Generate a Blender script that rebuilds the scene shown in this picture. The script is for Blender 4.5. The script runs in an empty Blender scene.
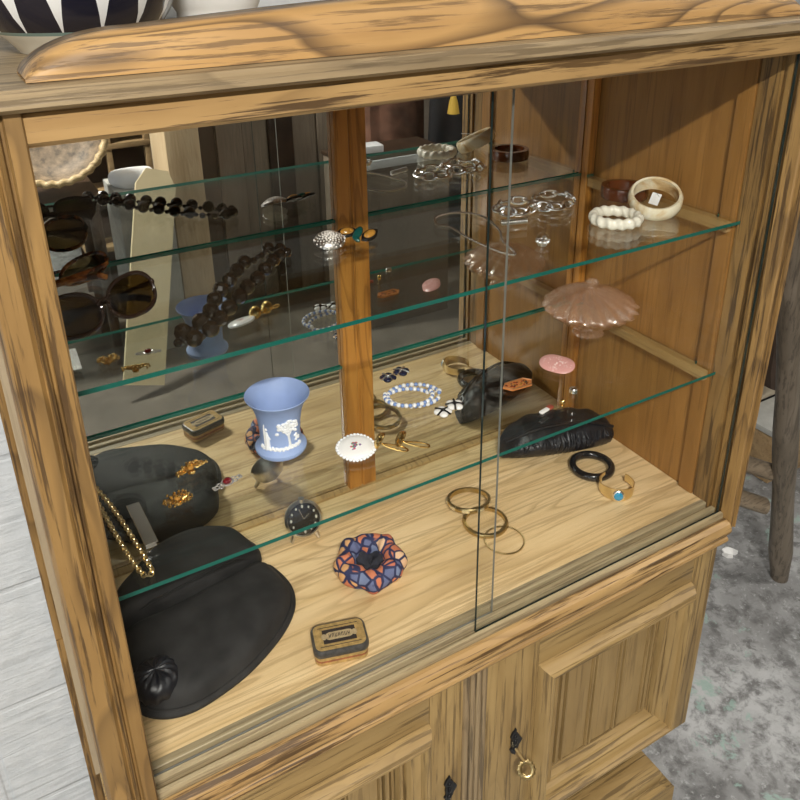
import bpy, bmesh, math, random
from mathutils import Vector, Matrix
random.seed(7)
PI = math.pi
S = bpy.context.scene
COL = S.collection
cos, sin = math.cos, math.sin

# ------------------------------------------------------------------ materials
def new_mat(name):
    m = bpy.data.materials.new(name); m.use_nodes = True
    nt = m.node_tree
    for n in list(nt.nodes): nt.nodes.remove(n)
    out = nt.nodes.new('ShaderNodeOutputMaterial')
    return m, nt, out

def N(nt, t, **kw):
    n = nt.nodes.new(t)
    for k, v in kw.items():
        if k in n.inputs.keys(): n.inputs[k].default_value = v
        else: setattr(n, k, v)
    return n

def ramp(nt, src, stops, interp='LINEAR'):
    r = nt.nodes.new('ShaderNodeValToRGB'); r.color_ramp.interpolation = interp
    el = r.color_ramp.elements
    while len(el) < len(stops): el.new(0.5)
    for e, (p, c) in zip(el, stops):
        e.position = p; e.color = (c[0], c[1], c[2], 1) if not isinstance(c, (int, float)) else (c, c, c, 1)
    nt.links.new(src, r.inputs[0]); return r.outputs[0]

def mixc(nt, fac, a, b, mode='MIX'):
    m = nt.nodes.new('ShaderNodeMix'); m.data_type = 'RGBA'; m.blend_type = mode
    for sock, v in ((m.inputs[0], fac), (m.inputs[6], a), (m.inputs[7], b)):
        if hasattr(v, 'is_linked'): nt.links.new(v, sock)
        elif isinstance(v, (int, float)): sock.default_value = v
        else: sock.default_value = (v[0], v[1], v[2], 1)
    return m.outputs[2]

def math_n(nt, op, a, b=None):
    m = nt.nodes.new('ShaderNodeMath'); m.operation = op
    for i, v in enumerate((a, b)):
        if v is None: continue
        if hasattr(v, 'is_linked'): nt.links.new(v, m.inputs[i])
        else: m.inputs[i].default_value = v
    return m.outputs[0]

def coords(nt, scale=(1, 1, 1), loc=(0, 0, 0)):
    tc = nt.nodes.new('ShaderNodeTexCoord'); mp = nt.nodes.new('ShaderNodeMapping')
    mp.inputs['Scale'].default_value = scale; mp.inputs['Location'].default_value = loc
    nt.links.new(tc.outputs['Object'], mp.inputs[0]); return mp.outputs[0]

def noise(nt, vec, scale, detail=4, dist=0.0, rough=0.55):
    n = nt.nodes.new('ShaderNodeTexNoise')
    n.inputs['Scale'].default_value = scale; n.inputs['Detail'].default_value = detail
    n.inputs['Distortion'].default_value = dist; n.inputs['Roughness'].default_value = rough
    nt.links.new(vec, n.inputs['Vector']); return n.outputs['Fac']

def bump(nt, h, strength, dist=0.01):
    b = nt.nodes.new('ShaderNodeBump'); b.inputs['Strength'].default_value = strength; b.inputs['Distance'].default_value = dist
    nt.links.new(h, b.inputs['Height']); return b.outputs[0]

def principled(nt, out, color=None, rough=0.5, metal=0.0, normal=None, coat=0.0, spec=None):
    p = nt.nodes.new('ShaderNodeBsdfPrincipled')
    if color is not None:
        if hasattr(color, 'is_linked'): nt.links.new(color, p.inputs['Base Color'])
        else: p.inputs['Base Color'].default_value = (*color, 1)
    if hasattr(rough, 'is_linked'): nt.links.new(rough, p.inputs['Roughness'])
    else: p.inputs['Roughness'].default_value = rough
    p.inputs['Metallic'].default_value = metal
    if coat: p.inputs['Coat Weight'].default_value = coat; p.inputs['Coat Roughness'].default_value = 0.08
    if spec is not None: p.inputs['Specular IOR Level'].default_value = spec
    if normal is not None: nt.links.new(normal, p.inputs['Normal'])
    nt.links.new(p.outputs[0], out.inputs[0]); return p

def plain(name, color, rough=0.5, metal=0.0, coat=0.0, mottled=0.0, mscale=60, bumps=0.0):
    m, nt, out = new_mat(name); c = color; nrm = None
    if mottled or bumps:
        f = noise(nt, coords(nt), mscale, 5)
        if mottled:
            c = ramp(nt, f, [(0.3, tuple(x * (1 - mottled) for x in color)), (0.7, tuple(min(1, x * (1 + mottled)) for x in color))])
        if bumps: nrm = bump(nt, f, bumps, 0.002)
    principled(nt, out, c, rough, metal, nrm, coat); return m

def wood(name, axis, light, mid, dark, pores=0.6, rings=0.35, rough=0.5, seed=0.0, bmp=0.25, scale=1.0):
    m, nt, out = new_mat(name)
    def ax(a, c):
        s = [c * scale] * 3; s[axis] = a * scale; return tuple(s)
    base = noise(nt, coords(nt, ax(1.6, 16), (seed, seed * 2, seed * 3)), 2.2, 6, 0.5)
    col = ramp(nt, base, [(0.20, mid), (0.62, light)])
    r0 = noise(nt, coords(nt, ax(0.9, 7), (seed + 3, seed, seed)), 1.3, 2, 0.3)
    rg = math_n(nt, 'FRACT', math_n(nt, 'MULTIPLY', r0, 13.0))
    rl = ramp(nt, rg, [(0.0, 0.0), (0.62, 0.0), (0.9, 1.0), (0.97, 0.0)])
    col = mixc(nt, math_n(nt, 'MULTIPLY', rl, rings), col, dark)
    fine = noise(nt, coords(nt, ax(3.0, 84), (seed, seed, seed)), 1.7, 6, 0.25, 0.65)
    pr = ramp(nt, fine, [(0.525, 0.0), (0.59, 1.0)])
    col = mixc(nt, math_n(nt, 'MULTIPLY', pr, pores), col, dark)
    blot = noise(nt, coords(nt, ax(2.5, 4), (seed + 9, 1, 1)), 2.0, 4)
    col = mixc(nt, ramp(nt, blot, [(0.42, 0.0), (0.78, 0.45)]), col, tuple(0.72 * a + 0.28 * b for a, b in zip(mid, dark)))
    principled(nt, out, col, rough, 0, bump(nt, math_n(nt, 'SUBTRACT', 1.0, pr), bmp, 0.001)); return m

OAK = dict(light=(0.45, 0.285, 0.115), mid=(0.30, 0.17, 0.058), dark=(0.055, 0.028, 0.01))
OLIVE = dict(light=(0.385, 0.26, 0.105), mid=(0.255, 0.16, 0.056), dark=(0.06, 0.035, 0.014))
oak_x = wood('oak_along_x', 0, pores=0.92, rings=0.3, **OAK)
oak_z = wood('oak_along_z', 2, pores=0.8, rings=0.45, seed=2.3, light=(0.34, 0.20, 0.066), mid=(0.20, 0.108, 0.032), dark=(0.04, 0.02, 0.008))
crest_oak = wood('crest_oak', 0, pores=0.7, rings=0.9, seed=5.1, light=(0.52, 0.315, 0.12), mid=(0.37, 0.20, 0.065), dark=(0.085, 0.048, 0.022))
grey_oak = wood('weathered_top_oak', 0, pores=0.6, rings=0.4, seed=1.7, light=(0.36, 0.27, 0.155), mid=(0.25, 0.175, 0.09), dark=(0.08, 0.055, 0.03))
panel_wood = wood('panel_oak', 2, pores=0.35, rings=0.1, seed=6.6, light=(0.35, 0.235, 0.095), mid=(0.275, 0.175, 0.064), dark=(0.09, 0.055, 0.022))
olive_x = wood('olive_oak_along_x', 0, pores=0.62, rings=0.15, seed=3.3, **OLIVE)
olive_z = wood('olive_oak_along_z', 2, pores=0.62, rings=0.15, seed=4.4, **OLIVE)
floor_oak = wood('pale_floor_oak', 0, pores=0.45, rings=0.45, seed=6.1, light=(0.86, 0.645, 0.36), mid=(0.68, 0.46, 0.205), dark=(0.34, 0.20, 0.075), bmp=0.08, rough=0.45)
ply = wood('brown_plywood', 2, pores=0.4, rings=0.1, seed=7.7, light=(0.36, 0.175, 0.042), mid=(0.23, 0.105, 0.022), dark=(0.11, 0.048, 0.01), bmp=0.08, rough=0.45)
divider_wood = wood('orange_divider_wood', 2, pores=0.5, rings=0.5, seed=8.2, light=(0.56, 0.25, 0.05), mid=(0.40, 0.15, 0.025), dark=(0.13, 0.045, 0.01), bmp=0.1, rough=0.35)
batten_wood = wood('pale_batten_wood', 1, pores=0.4, rings=0.2, seed=1.2, light=(0.50, 0.33, 0.14), mid=(0.36, 0.21, 0.075), dark=(0.15, 0.08, 0.03))
track_wood = wood('pale_track_wood', 0, pores=0.5, rings=0.1, seed=3.9, light=(0.44, 0.36, 0.22), mid=(0.30, 0.225, 0.115), dark=(0.08, 0.05, 0.025))
old_wood = wood('weathered_leg_wood', 2, pores=0.5, rings=0.3, seed=9.4, light=(0.20, 0.165, 0.125), mid=(0.11, 0.088, 0.062), dark=(0.03, 0.024, 0.018))
rail_wood = wood('weathered_rail_wood', 0, pores=0.5, rings=0.3, seed=9.9, light=(0.28, 0.22, 0.15), mid=(0.17, 0.125, 0.08), dark=(0.05, 0.04, 0.03))
pale_wood = wood('pale_board_wood', 2, pores=0.25, rings=0.3, seed=2.9, light=(0.72, 0.56, 0.36), mid=(0.58, 0.42, 0.24), dark=(0.35, 0.22, 0.10))
grey_board = wood('grey_brown_boards', 2, pores=0.3, rings=0.2, seed=4.9, light=(0.27, 0.215, 0.16), mid=(0.19, 0.145, 0.105), dark=(0.08, 0.055, 0.04))
dark_wood = plain('dark_brown_wood', (0.045, 0.025, 0.014), 0.45, mottled=0.4, mscale=12)
crate_wood = wood('crate_wood', 0, pores=0.3, rings=0.2, seed=3.1, light=(0.42, 0.29, 0.15), mid=(0.30, 0.19, 0.09), dark=(0.1, 0.06, 0.03))

def see_through(name, tint, f0=0.045, gloss=(1, 1, 1), body=None, bodyfac=0.0, rough=0.0):
    m, nt, out = new_mat(name)
    tr = N(nt, 'ShaderNodeBsdfTransparent'); tr.inputs[0].default_value = (*tint, 1)
    base = tr.outputs[0]
    if body:
        d = N(nt, 'ShaderNodeBsdfDiffuse'); d.inputs[0].default_value = (*body, 1)
        mx = N(nt, 'ShaderNodeMixShader'); mx.inputs[0].default_value = bodyfac
        nt.links.new(base, mx.inputs[1]); nt.links.new(d.outputs[0], mx.inputs[2]); base = mx.outputs[0]
    gl = N(nt, 'ShaderNodeBsdfGlossy'); gl.inputs['Color'].default_value = (*gloss, 1); gl.inputs['Roughness'].default_value = rough
    lw = N(nt, 'ShaderNodeLayerWeight'); lw.inputs['Blend'].default_value = 0.5
    p5 = math_n(nt, 'POWER', lw.outputs['Facing'], 5.0)
    f = math_n(nt, 'ADD', math_n(nt, 'MULTIPLY', p5, 1 - f0), f0)
    mx = N(nt, 'ShaderNodeMixShader'); nt.links.new(f, mx.inputs[0])
    nt.links.new(base, mx.inputs[1]); nt.links.new(gl.outputs[0], mx.inputs[2])
    nt.links.new(mx.outputs[0], out.inputs[0]); return m

door_glass = see_through('door_glass', (0.985, 0.99, 0.985), 0.006)
shelf_glass = see_through('shelf_glass', (0.965, 0.985, 0.975), 0.038)
pink_glass = see_through('pink_pressed_glass', (1.0, 0.95, 0.90), 0.20, (1, 0.96, 0.93), (1.0, 0.70, 0.52), 0.12, 0.09)
clear_glass = see_through('clear_glass', (0.95, 0.96, 0.95), 0.05)
lens_glass = see_through('brown_lens_glass', (0.10, 0.062, 0.02), 0.05)
bead_glass = plain('smoky_brown_bead_glass', (0.016, 0.011, 0.007), 0.06, coat=0.3)
def edge_mat(name, c):
    m, nt, out = new_mat(name)
    a = N(nt, 'ShaderNodeBsdfDiffuse'); a.inputs[0].default_value = (*c, 1)
    b = N(nt, 'ShaderNodeBsdfTranslucent'); b.inputs[0].default_value = (*c, 1)
    g = N(nt, 'ShaderNodeBsdfGlossy'); g.inputs['Roughness'].default_value = 0.1
    x = N(nt, 'ShaderNodeMixShader'); x.inputs[0].default_value = 0.4
    nt.links.new(a.outputs[0], x.inputs[1]); nt.links.new(b.outputs[0], x.inputs[2])
    y = N(nt, 'ShaderNodeMixShader'); y.inputs[0].default_value = 0.06
    nt.links.new(x.outputs[0], y.inputs[1]); nt.links.new(g.outputs[0], y.inputs[2])
    nt.links.new(y.outputs[0], out.inputs[0]); return m
shelf_edge = edge_mat('green_glass_edge', (0.02, 0.22, 0.165))
front_edge = edge_mat('shaded_green_glass_edge', (0.018, 0.18, 0.14))  # same glass as the shelf edge, front shading put into a darker green
pane_edge = edge_mat('dark_glass_edge', (0.03, 0.045, 0.04))
pane_edge_pale = edge_mat('pale_glass_edge', (0.30, 0.30, 0.27))

m, nt, out = new_mat('old_mirror')
g = N(nt, 'ShaderNodeBsdfGlossy'); g.inputs['Roughness'].default_value = 0.0
c = ramp(nt, noise(nt, coords(nt), 5, 4), [(0.3, (0.73, 0.735, 0.72)), (0.7, (0.79, 0.795, 0.78))])
nt.links.new(c, g.inputs['Color']); nt.links.new(g.outputs[0], out.inputs[0]); mirror_mat = m

gold = plain('gold_metal', (0.86, 0.60, 0.22), 0.22, 1.0)
pale_gold = plain('pale_gold_metal', (0.85, 0.71, 0.42), 0.28, 1.0)
brass = plain('worn_brass', (0.52, 0.40, 0.19), 0.3, 1.0, mottled=0.25)
silver = plain('silver_metal', (0.93, 0.92, 0.90), 0.24, 1.0)
dull_silver = plain('dull_silver', (0.68, 0.66, 0.62), 0.3, 1.0, mottled=0.2)
black_iron = plain('black_iron', (0.012, 0.012, 0.013), 0.4, 0.3)
black_gloss = plain('black_gloss', (0.009, 0.009, 0.01), 0.12, coat=0.5)
suede = plain('black_suede', (0.0155, 0.015, 0.0148), 0.75, mottled=0.6, mscale=32, bumps=0.25)
leather = plain('black_leather', (0.0085, 0.0095, 0.0135), 0.4, mottled=0.4, mscale=60, bumps=0.5)
blue_jasper = plain('pale_blue_jasper', (0.30, 0.40, 0.66), 0.6, mottled=0.04)
white_relief = plain('white_relief', (0.86, 0.87, 0.88), 0.6)
white_enamel = plain('white_enamel', (0.88, 0.86, 0.83), 0.2, coat=0.4)
pearl = plain('seed_pearl', (0.85, 0.80, 0.74), 0.2, coat=0.5)
blue_bead = plain('blue_bead', (0.20, 0.30, 0.58), 0.2, coat=0.4)
cream_bead = plain('cream_bead', (0.83, 0.82, 0.80), 0.2, coat=0.4)
navy = plain('navy_enamel', (0.012, 0.016, 0.045), 0.15, coat=0.5)
red_gem = plain('dark_red_gem', (0.16, 0.006, 0.012), 0.06, coat=1.0)
turq = plain('turquoise_stone', (0.03, 0.30, 0.52), 0.15, coat=0.5)
amber = plain('amber_stone', (0.42, 0.20, 0.035), 0.12, coat=0.7, mottled=0.5, mscale=250)
green_dark = plain('dark_green_enamel', (0.006, 0.07, 0.06), 0.12, coat=0.6)
bone = plain('carved_bone', (0.83, 0.79, 0.66), 0.35, coat=0.2)
m, nt, out = new_mat('marbled_cream_bakelite')
f = noise(nt, coords(nt, (1, 1, 1), (.31, .2, .5)), 16, 6, 1.2)
principled(nt, out, ramp(nt, f, [(0.34, (0.36, 0.19, 0.06)), (0.46, (0.66, 0.47, 0.24)), (0.56, (0.80, 0.72, 0.52)), (0.7, (0.86, 0.82, 0.70))]), 0.16, 0, None, 0.4); marbled = m
brown_resin = plain('brown_bakelite', (0.10, 0.028, 0.008), 0.12, coat=0.6, mottled=0.4, mscale=30)
rose = plain('pink_enamel', (0.72, 0.36, 0.33), 0.3, coat=0.3)
orange = plain('copper_orange_enamel', (0.62, 0.22, 0.06), 0.3, 0.2)
red_dark = plain('dark_red_enamel', (0.20, 0.02, 0.015), 0.25)
paper = plain('white_paper', (0.85, 0.85, 0.83), 0.7)
m, nt, out = new_mat('tortoiseshell')
f = noise(nt, coords(nt), 55, 4, 0.4)
principled(nt, out, ramp(nt, f, [(0.40, (0.018, 0.006, 0.003)), (0.55, (0.12, 0.035, 0.008)), (0.68, (0.32, 0.13, 0.03))]), 0.12, 0, None, 0.5); tortoise = m
dark_frame = plain('dark_brown_frame', (0.022, 0.012, 0.008), 0.12, coat=0.5)
tin_gold = plain('tin_gold_paint', (0.47, 0.31, 0.115), 0.4, 0.25, mottled=0.3, mscale=160)
tin_rust = plain('tin_red_band', (0.30, 0.09, 0.035), 0.4, mottled=0.4, mscale=160)
tin_grey = plain('tin_worn_rim', (0.085, 0.08, 0.075), 0.4, 0.4, mottled=0.3, mscale=160)
tin_black = plain('tin_dark_print', (0.028, 0.02, 0.018), 0.5)
tin_cream = plain('tin_cream_print', (0.44, 0.33, 0.18), 0.5, mottled=0.25, mscale=200)
navy_cloth = plain('navy_lining_cloth', (0.017, 0.018, 0.028), 0.8, mottled=0.5, mscale=90)
# patchwork cloth: coloured cells with navy seams
m, nt, out = new_mat('patchwork_cloth')
v = coords(nt)
vo = N(nt, 'ShaderNodeTexVoronoi'); vo.inputs['Scale'].default_value = 62; nt.links.new(v, vo.inputs['Vector'])
sp = N(nt, 'ShaderNodeSeparateColor'); nt.links.new(vo.outputs['Color'], sp.inputs[0])
cc = ramp(nt, sp.outputs[0], [(0.0, (0.62, 0.20, 0.10)), (0.25, (0.74, 0.40, 0.17)), (0.45, (0.18, 0.22, 0.36)), (0.62, (0.78, 0.50, 0.30)), (0.8, (0.13, 0.15, 0.28)), (0.9, (0.55, 0.16, 0.09))], 'CONSTANT')
ve = N(nt, 'ShaderNodeTexVoronoi', feature='DISTANCE_TO_EDGE'); ve.inputs['Scale'].default_value = 62; nt.links.new(v, ve.inputs['Vector'])
seam = ramp(nt, ve.outputs['Distance'], [(0.07, 1.0), (0.13, 0.0)])
principled(nt, out, mixc(nt, seam, cc, (0.02, 0.026, 0.085)), 0.7, 0, bump(nt, ve.outputs['Distance'], 0.3, 0.003)); patch = m
# zigzag pottery: black and white spikes above a thin green line, cream below (object space)
m, nt, out = new_mat('zigzag_glaze')
tc = N(nt, 'ShaderNodeTexCoord'); sx = N(nt, 'ShaderNodeSeparateXYZ'); nt.links.new(tc.outputs['Object'], sx.inputs[0])
ang = math_n(nt, 'ARCTAN2', sx.outputs[1], sx.outputs[0])
saw = math_n(nt, 'PINGPONG', math_n(nt, 'MULTIPLY', math_n(nt, 'ADD', ang, 4.0), 15 / PI), 1.0)
hz = math_n(nt, 'MULTIPLY', math_n(nt, 'SUBTRACT', sx.outputs[2], 0.022), 9.0)
spk = math_n(nt, 'LESS_THAN', saw, math_n(nt, 'ADD', hz, 0.04))
white_low = math_n(nt, 'LESS_THAN', sx.outputs[2], 0.022)
line = math_n(nt, 'LESS_THAN', math_n(nt, 'ABSOLUTE', math_n(nt, 'SUBTRACT', sx.outputs[2], 0.0205)), 0.0016)
c1 = mixc(nt, spk, (0.012, 0.012, 0.022), (0.80, 0.80, 0.77))
c2 = mixc(nt, white_low, c1, (0.70, 0.66, 0.55))
c3 = mixc(nt, line, c2, (0.20, 0.30, 0.27))
principled(nt, out, c3, 0.15, 0, None, 0.4); zigzag = m
pot_white = plain('white_glazed_pot', (0.78, 0.78, 0.75), 0.2, coat=0.4)
# cabinet side varnish
side_mat = wood('varnished_side_wood', 2, pores=0.2, rings=0.1, seed=1.1, light=(0.36, 0.29, 0.19), mid=(0.27, 0.21, 0.14), dark=(0.1, 0.08, 0.05), rough=0.22, bmp=0.02)
# room
m, nt, out = new_mat('white_painted_masonry')
v = coords(nt, (3.0, 3.0, 34.0)); f1 = noise(nt, v, 2.0, 5, 0.8)
f2 = noise(nt, coords(nt), 30, 6)
br = N(nt, 'ShaderNodeTexBrick'); br.inputs['Scale'].default_value = 1.0
br.inputs['Brick Width'].default_value = 0.44; br.inputs['Row Height'].default_value = 0.22; br.inputs['Mortar Size'].default_value = 0.006; br.inputs['Mortar Smooth'].default_value = 0.6
tc = N(nt, 'ShaderNodeTexCoord'); sx = N(nt, 'ShaderNodeSeparateXYZ'); nt.links.new(tc.outputs['Object'], sx.inputs[0])
cb = N(nt, 'ShaderNodeCombineXYZ'); nt.links.new(math_n(nt, 'ADD', sx.outputs[0], sx.outputs[1]), cb.inputs[0]); nt.links.new(sx.outputs[2], cb.inputs[1])
nt.links.new(cb.outputs[0], br.inputs['Vector'])
h = math_n(nt, 'ADD', math_n(nt, 'ADD', math_n(nt, 'MULTIPLY', f1, 0.32), math_n(nt, 'MULTIPLY', f2, 0.35)), math_n(nt, 'MULTIPLY', br.outputs['Fac'], -0.16))
principled(nt, out, ramp(nt, f2, [(0.3, (0.52, 0.545, 0.56)), (0.7, (0.62, 0.64, 0.65))]), 0.6, 0, bump(nt, h, 0.55, 0.02)); white_wall = m
m, nt, out = new_mat('paint_spattered_concrete')
f1 = noise(nt, coords(nt), 3.0, 8, 0.2, 0.65); f2 = noise(nt, coords(nt), 26, 8, 0.3, 0.7); f3 = noise(nt, coords(nt, (1, 1, 1), (4, 2, 0)), 90, 4)
c = ramp(nt, f1, [(0.36, (0.19, 0.19, 0.188)), (0.5, (0.32, 0.322, 0.32)), (0.62, (0.48, 0.485, 0.485))])
c = mixc(nt, ramp(nt, f2, [(0.38, 0.8), (0.54, 0.0)]), c, (0.095, 0.093, 0.09))
c = mixc(nt, ramp(nt, f3, [(0.60, 0.0), (0.70, 0.7)]), c, (0.46, 0.47, 0.47))
f4 = noise(nt, coords(nt, (1, 1, 1), (1.7, 6.1, 0)), 5.5, 6, 0.5, 0.7)
c = mixc(nt, ramp(nt, f4, [(0.57, 0.0), (0.60, 0.8)]), c, (0.31, 0.43, 0.38))
principled(nt, out, c, 0.55, 0, bump(nt, f2, 0.25, 0.006)); concrete = m
ceil_mat = plain('white_ceiling', (0.75, 0.75, 0.73), 0.8)
dim_wall = plain('dim_brown_wall', (0.20, 0.165, 0.135), 0.7, mottled=0.4, mscale=2.5)
wicker = wood('wicker', 0, pores=0.5, rings=0.5, seed=1.9, light=(0.62, 0.47, 0.25), mid=(0.42, 0.28, 0.12), dark=(0.16, 0.09, 0.04))
wicker_dark = plain('wicker_weave', (0.17, 0.12, 0.075), 0.6, mottled=0.6, mscale=35)
cloth_white = plain('white_cotton', (0.82, 0.83, 0.85), 0.8)
cloth_black = plain('black_cloth', (0.014, 0.014, 0.016), 0.8)
cloth_mauve = plain('russet_cloth', (0.20, 0.095, 0.06), 0.8, mottled=0.5, mscale=9)
cloth_beige = plain('beige_card', (0.48, 0.42, 0.32), 0.7)
yellow = plain('yellow_tassel', (0.66, 0.42, 0.06), 0.7)
white_metal = plain('white_painted_metal', (0.82, 0.83, 0.84), 0.3)
grey_paint = plain('pale_grey_paint', (0.42, 0.42, 0.39), 0.5, mottled=0.2, mscale=15)
m, nt, out = new_mat('lit_diffuser')
e = N(nt, 'ShaderNodeEmission'); e.inputs[0].default_value = (1, 0.97, 0.92, 1); e.inputs[1].default_value = 6.0
nt.links.new(e.outputs[0], out.inputs[0]); lit = m
m, nt, out = new_mat('fill_panel_glow')  # emission of the added fill panel on the left wall
e = N(nt, 'ShaderNodeEmission'); e.inputs[0].default_value = (.93, .97, 1, 1); e.inputs[1].default_value = 1.3
nt.links.new(e.outputs[0], out.inputs[0]); fill_glow = m

# ------------------------------------------------------------------ mesh helpers
def B(): return bmesh.new()

def box(bm, x0, x1, y0, y1, z0, z1, bev=0.0, mi=0, seg=2):
    n0 = len(bm.faces)
    r = bmesh.ops.create_cube(bm, size=1.0)
    vs = r['verts']
    for v in vs:
        v.co = Vector((x0 + (v.co.x + .5) * (x1 - x0), y0 + (v.co.y + .5) * (y1 - y0), z0 + (v.co.z + .5) * (z1 - z0)))
    fs = list({f for v in vs for f in v.link_faces})
    for f in fs: f.material_index = mi
    if bev > 0:
        es = list({e for v in vs for e in v.link_edges})
        r = bmesh.ops.bevel(bm, geom=es, offset=bev, segments=seg, profile=0.6, affect='EDGES', clamp_overlap=True)
        for f in r['faces']: f.material_index = mi
    return bm

def prism(bm, pts, axis, a, b, mi=0):
    """2D outline extruded along an axis (0,1,2); the 2D coords fill the two other axes in order"""
    def mk(p, t):
        c = [p[0], p[1]]; c.insert(axis, t); return bm.verts.new(c)
    va = [mk(p, a) for p in pts]; vb = [mk(p, b) for p in pts]
    n = len(pts); fs = [bm.faces.new(va), bm.faces.new(list(reversed(vb)))]
    for i in range(n): fs.append(bm.faces.new((va[i], vb[i], vb[(i + 1) % n], va[(i + 1) % n])))
    for f in fs: f.material_index = mi
    return fs

def grid_surf(bm, rows, closed_u=True, mi=0, cap0=False, cap1=False):
    V = [[bm.verts.new(p) for p in r] for r in rows]
    n = len(V[0]); m = n if closed_u else n - 1
    for i in range(len(V) - 1):
        for j in range(m):
            f = bm.faces.new((V[i][j], V[i][(j + 1) % n], V[i + 1][(j + 1) % n], V[i + 1][j])); f.material_index = mi
    if cap0: bm.faces.new(list(reversed(V[0]))).material_index = mi
    if cap1: bm.faces.new(V[-1]).material_index = mi
    return V

def lathe(bm, prof, n=40, c=(0, 0, 0), mi=0, mod=None, cap0=False, cap1=False, M=None):
    rows = []
    for (r, z) in prof:
        row = []
        for k in range(n):
            a = 2 * PI * k / n; rr, zz = (r, z) if mod is None else mod(r, z, a)
            p = Vector((c[0] + rr * cos(a), c[1] + rr * sin(a), c[2] + zz))
            row.append(M @ p if M else p)
        rows.append(row)
    grid_surf(bm, rows, True, mi, cap0, cap1)

def tube(bm, pts, r, n=8, closed=False, mi=0, caps=True, flat=1.0):
    P = [Vector(p) for p in pts]; L = len(P); rows = []
    up = Vector((0, 0, 1))
    for i in range(L):
        a = P[(i - 1) % L] if (closed or i > 0) else P[i]
        b = P[(i + 1) % L] if (closed or i < L - 1) else P[i]
        t = (b - a).normalized() if (b - a).length > 1e-9 else Vector((1, 0, 0))
        ref = up if abs(t.z) < 0.95 else Vector((1, 0, 0))
        s = t.cross(ref).normalized(); u = s.cross(t).normalized()
        rr = r[i] if isinstance(r, (list, tuple)) else r
        rows.append([P[i] + s * (rr * cos(2 * PI * k / n)) + u * (rr * flat * sin(2 * PI * k / n)) for k in range(n)])
    if closed: rows.append(rows[0])
    V = grid_surf(bm, rows, True, mi, caps and not closed, caps and not closed)
    if closed: bmesh.ops.remove_doubles(bm, verts=[v for r_ in (V[0], V[-1]) for v in r_], dist=1e-7)

def ball(bm, c, r, nu=12, nv=8, mi=0, M=None):
    if not isinstance(r, (tuple, list)): r = (r, r, r)
    c = Vector(c); rows = []
    top = []
    for i in range(1, nv):
        ph = PI * i / nv
        rows.append([Vector((r[0] * sin(ph) * cos(2 * PI * k / nu), r[1] * sin(ph) * sin(2 * PI * k / nu), r[2] * cos(ph))) for k in range(nu)])
    tf = (lambda p: c + (M @ p)) if M else (lambda p: c + p)
    V = [[bm.verts.new(tf(p)) for p in row] for row in rows]
    a = bm.verts.new(tf(Vector((0, 0, r[2])))); b = bm.verts.new(tf(Vector((0, 0, -r[2]))))
    fs = []
    for k in range(nu):
        k2 = (k + 1) % nu
        fs.append(bm.faces.new((a, V[0][k], V[0][k2]))); fs.append(bm.faces.new((b, V[-1][k2], V[-1][k])))
        for i in range(len(V) - 1): fs.append(bm.faces.new((V[i][k], V[i + 1][k], V[i + 1][k2], V[i][k2])))
    for f in fs: f.material_index = mi

def ring(bm, R, sec, n=64, mi=0, mod=None, M=None, c=(0, 0, 0), arc=2 * PI, a0=0.0):
    """closed cross-section sec [(dr,dz)] swept round a circle"""
    full = abs(arc - 2 * PI) < 1e-6; c = Vector(c)
    rows = []
    for k in range(n + (0 if full else 1)):
        a = a0 + arc * k / n; row = []
        for (dr, dz) in sec:
            rr, zz = (R + dr, dz) if mod is None else mod(R + dr, dz, a, R)
            p = Vector((rr * cos(a), rr * sin(a), zz)); row.append(c + (M @ p if M else p))
        rows.append(row)
    if full: rows.append(rows[0])
    V = grid_surf(bm, rows, True, mi, not full, not full)
    if full: bmesh.ops.remove_doubles(bm, verts=[v for r_ in (V[0], V[-1]) for v in r_], dist=1e-7)

def circ(rx, rz, n=10, z0=0.0):
    return [(rx * cos(2 * PI * k / n), z0 + rz * sin(2 * PI * k / n)) for k in range(n)]

def smooth_loop(pts, n):
    """closed Catmull-Rom resampling"""
    L = len(pts); o = []
    P = [Vector(p) for p in pts]
    for i in range(n):
        t = i / n * L; k = int(t); f = t - k
        p0, p1, p2, p3 = P[(k - 1) % L], P[k % L], P[(k + 1) % L], P[(k + 2) % L]
        o.append(0.5 * ((2 * p1) + (p2 - p0) * f + (2 * p0 - 5 * p1 + 4 * p2 - p3) * f * f + (3 * p1 - p0 - 3 * p2 + p3) * f ** 3))
    return o

def smooth_path(pts, n):
    P = [Vector(p) for p in pts]; L = len(P); o = []
    for i in range(n):
        t = i / (n - 1) * (L - 1); k = min(int(t), L - 2); f = t - k
        p1, p2 = P[k], P[k + 1]; p0 = P[k - 1] if k > 0 else p1 * 2 - p2; p3 = P[k + 2] if k + 2 < L else p2 * 2 - p1
        o.append(0.5 * ((2 * p1) + (p2 - p0) * f + (2 * p0 - 5 * p1 + 4 * p2 - p3) * f * f + (3 * p1 - p0 - 3 * p2 + p3) * f ** 3))
    return o

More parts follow.
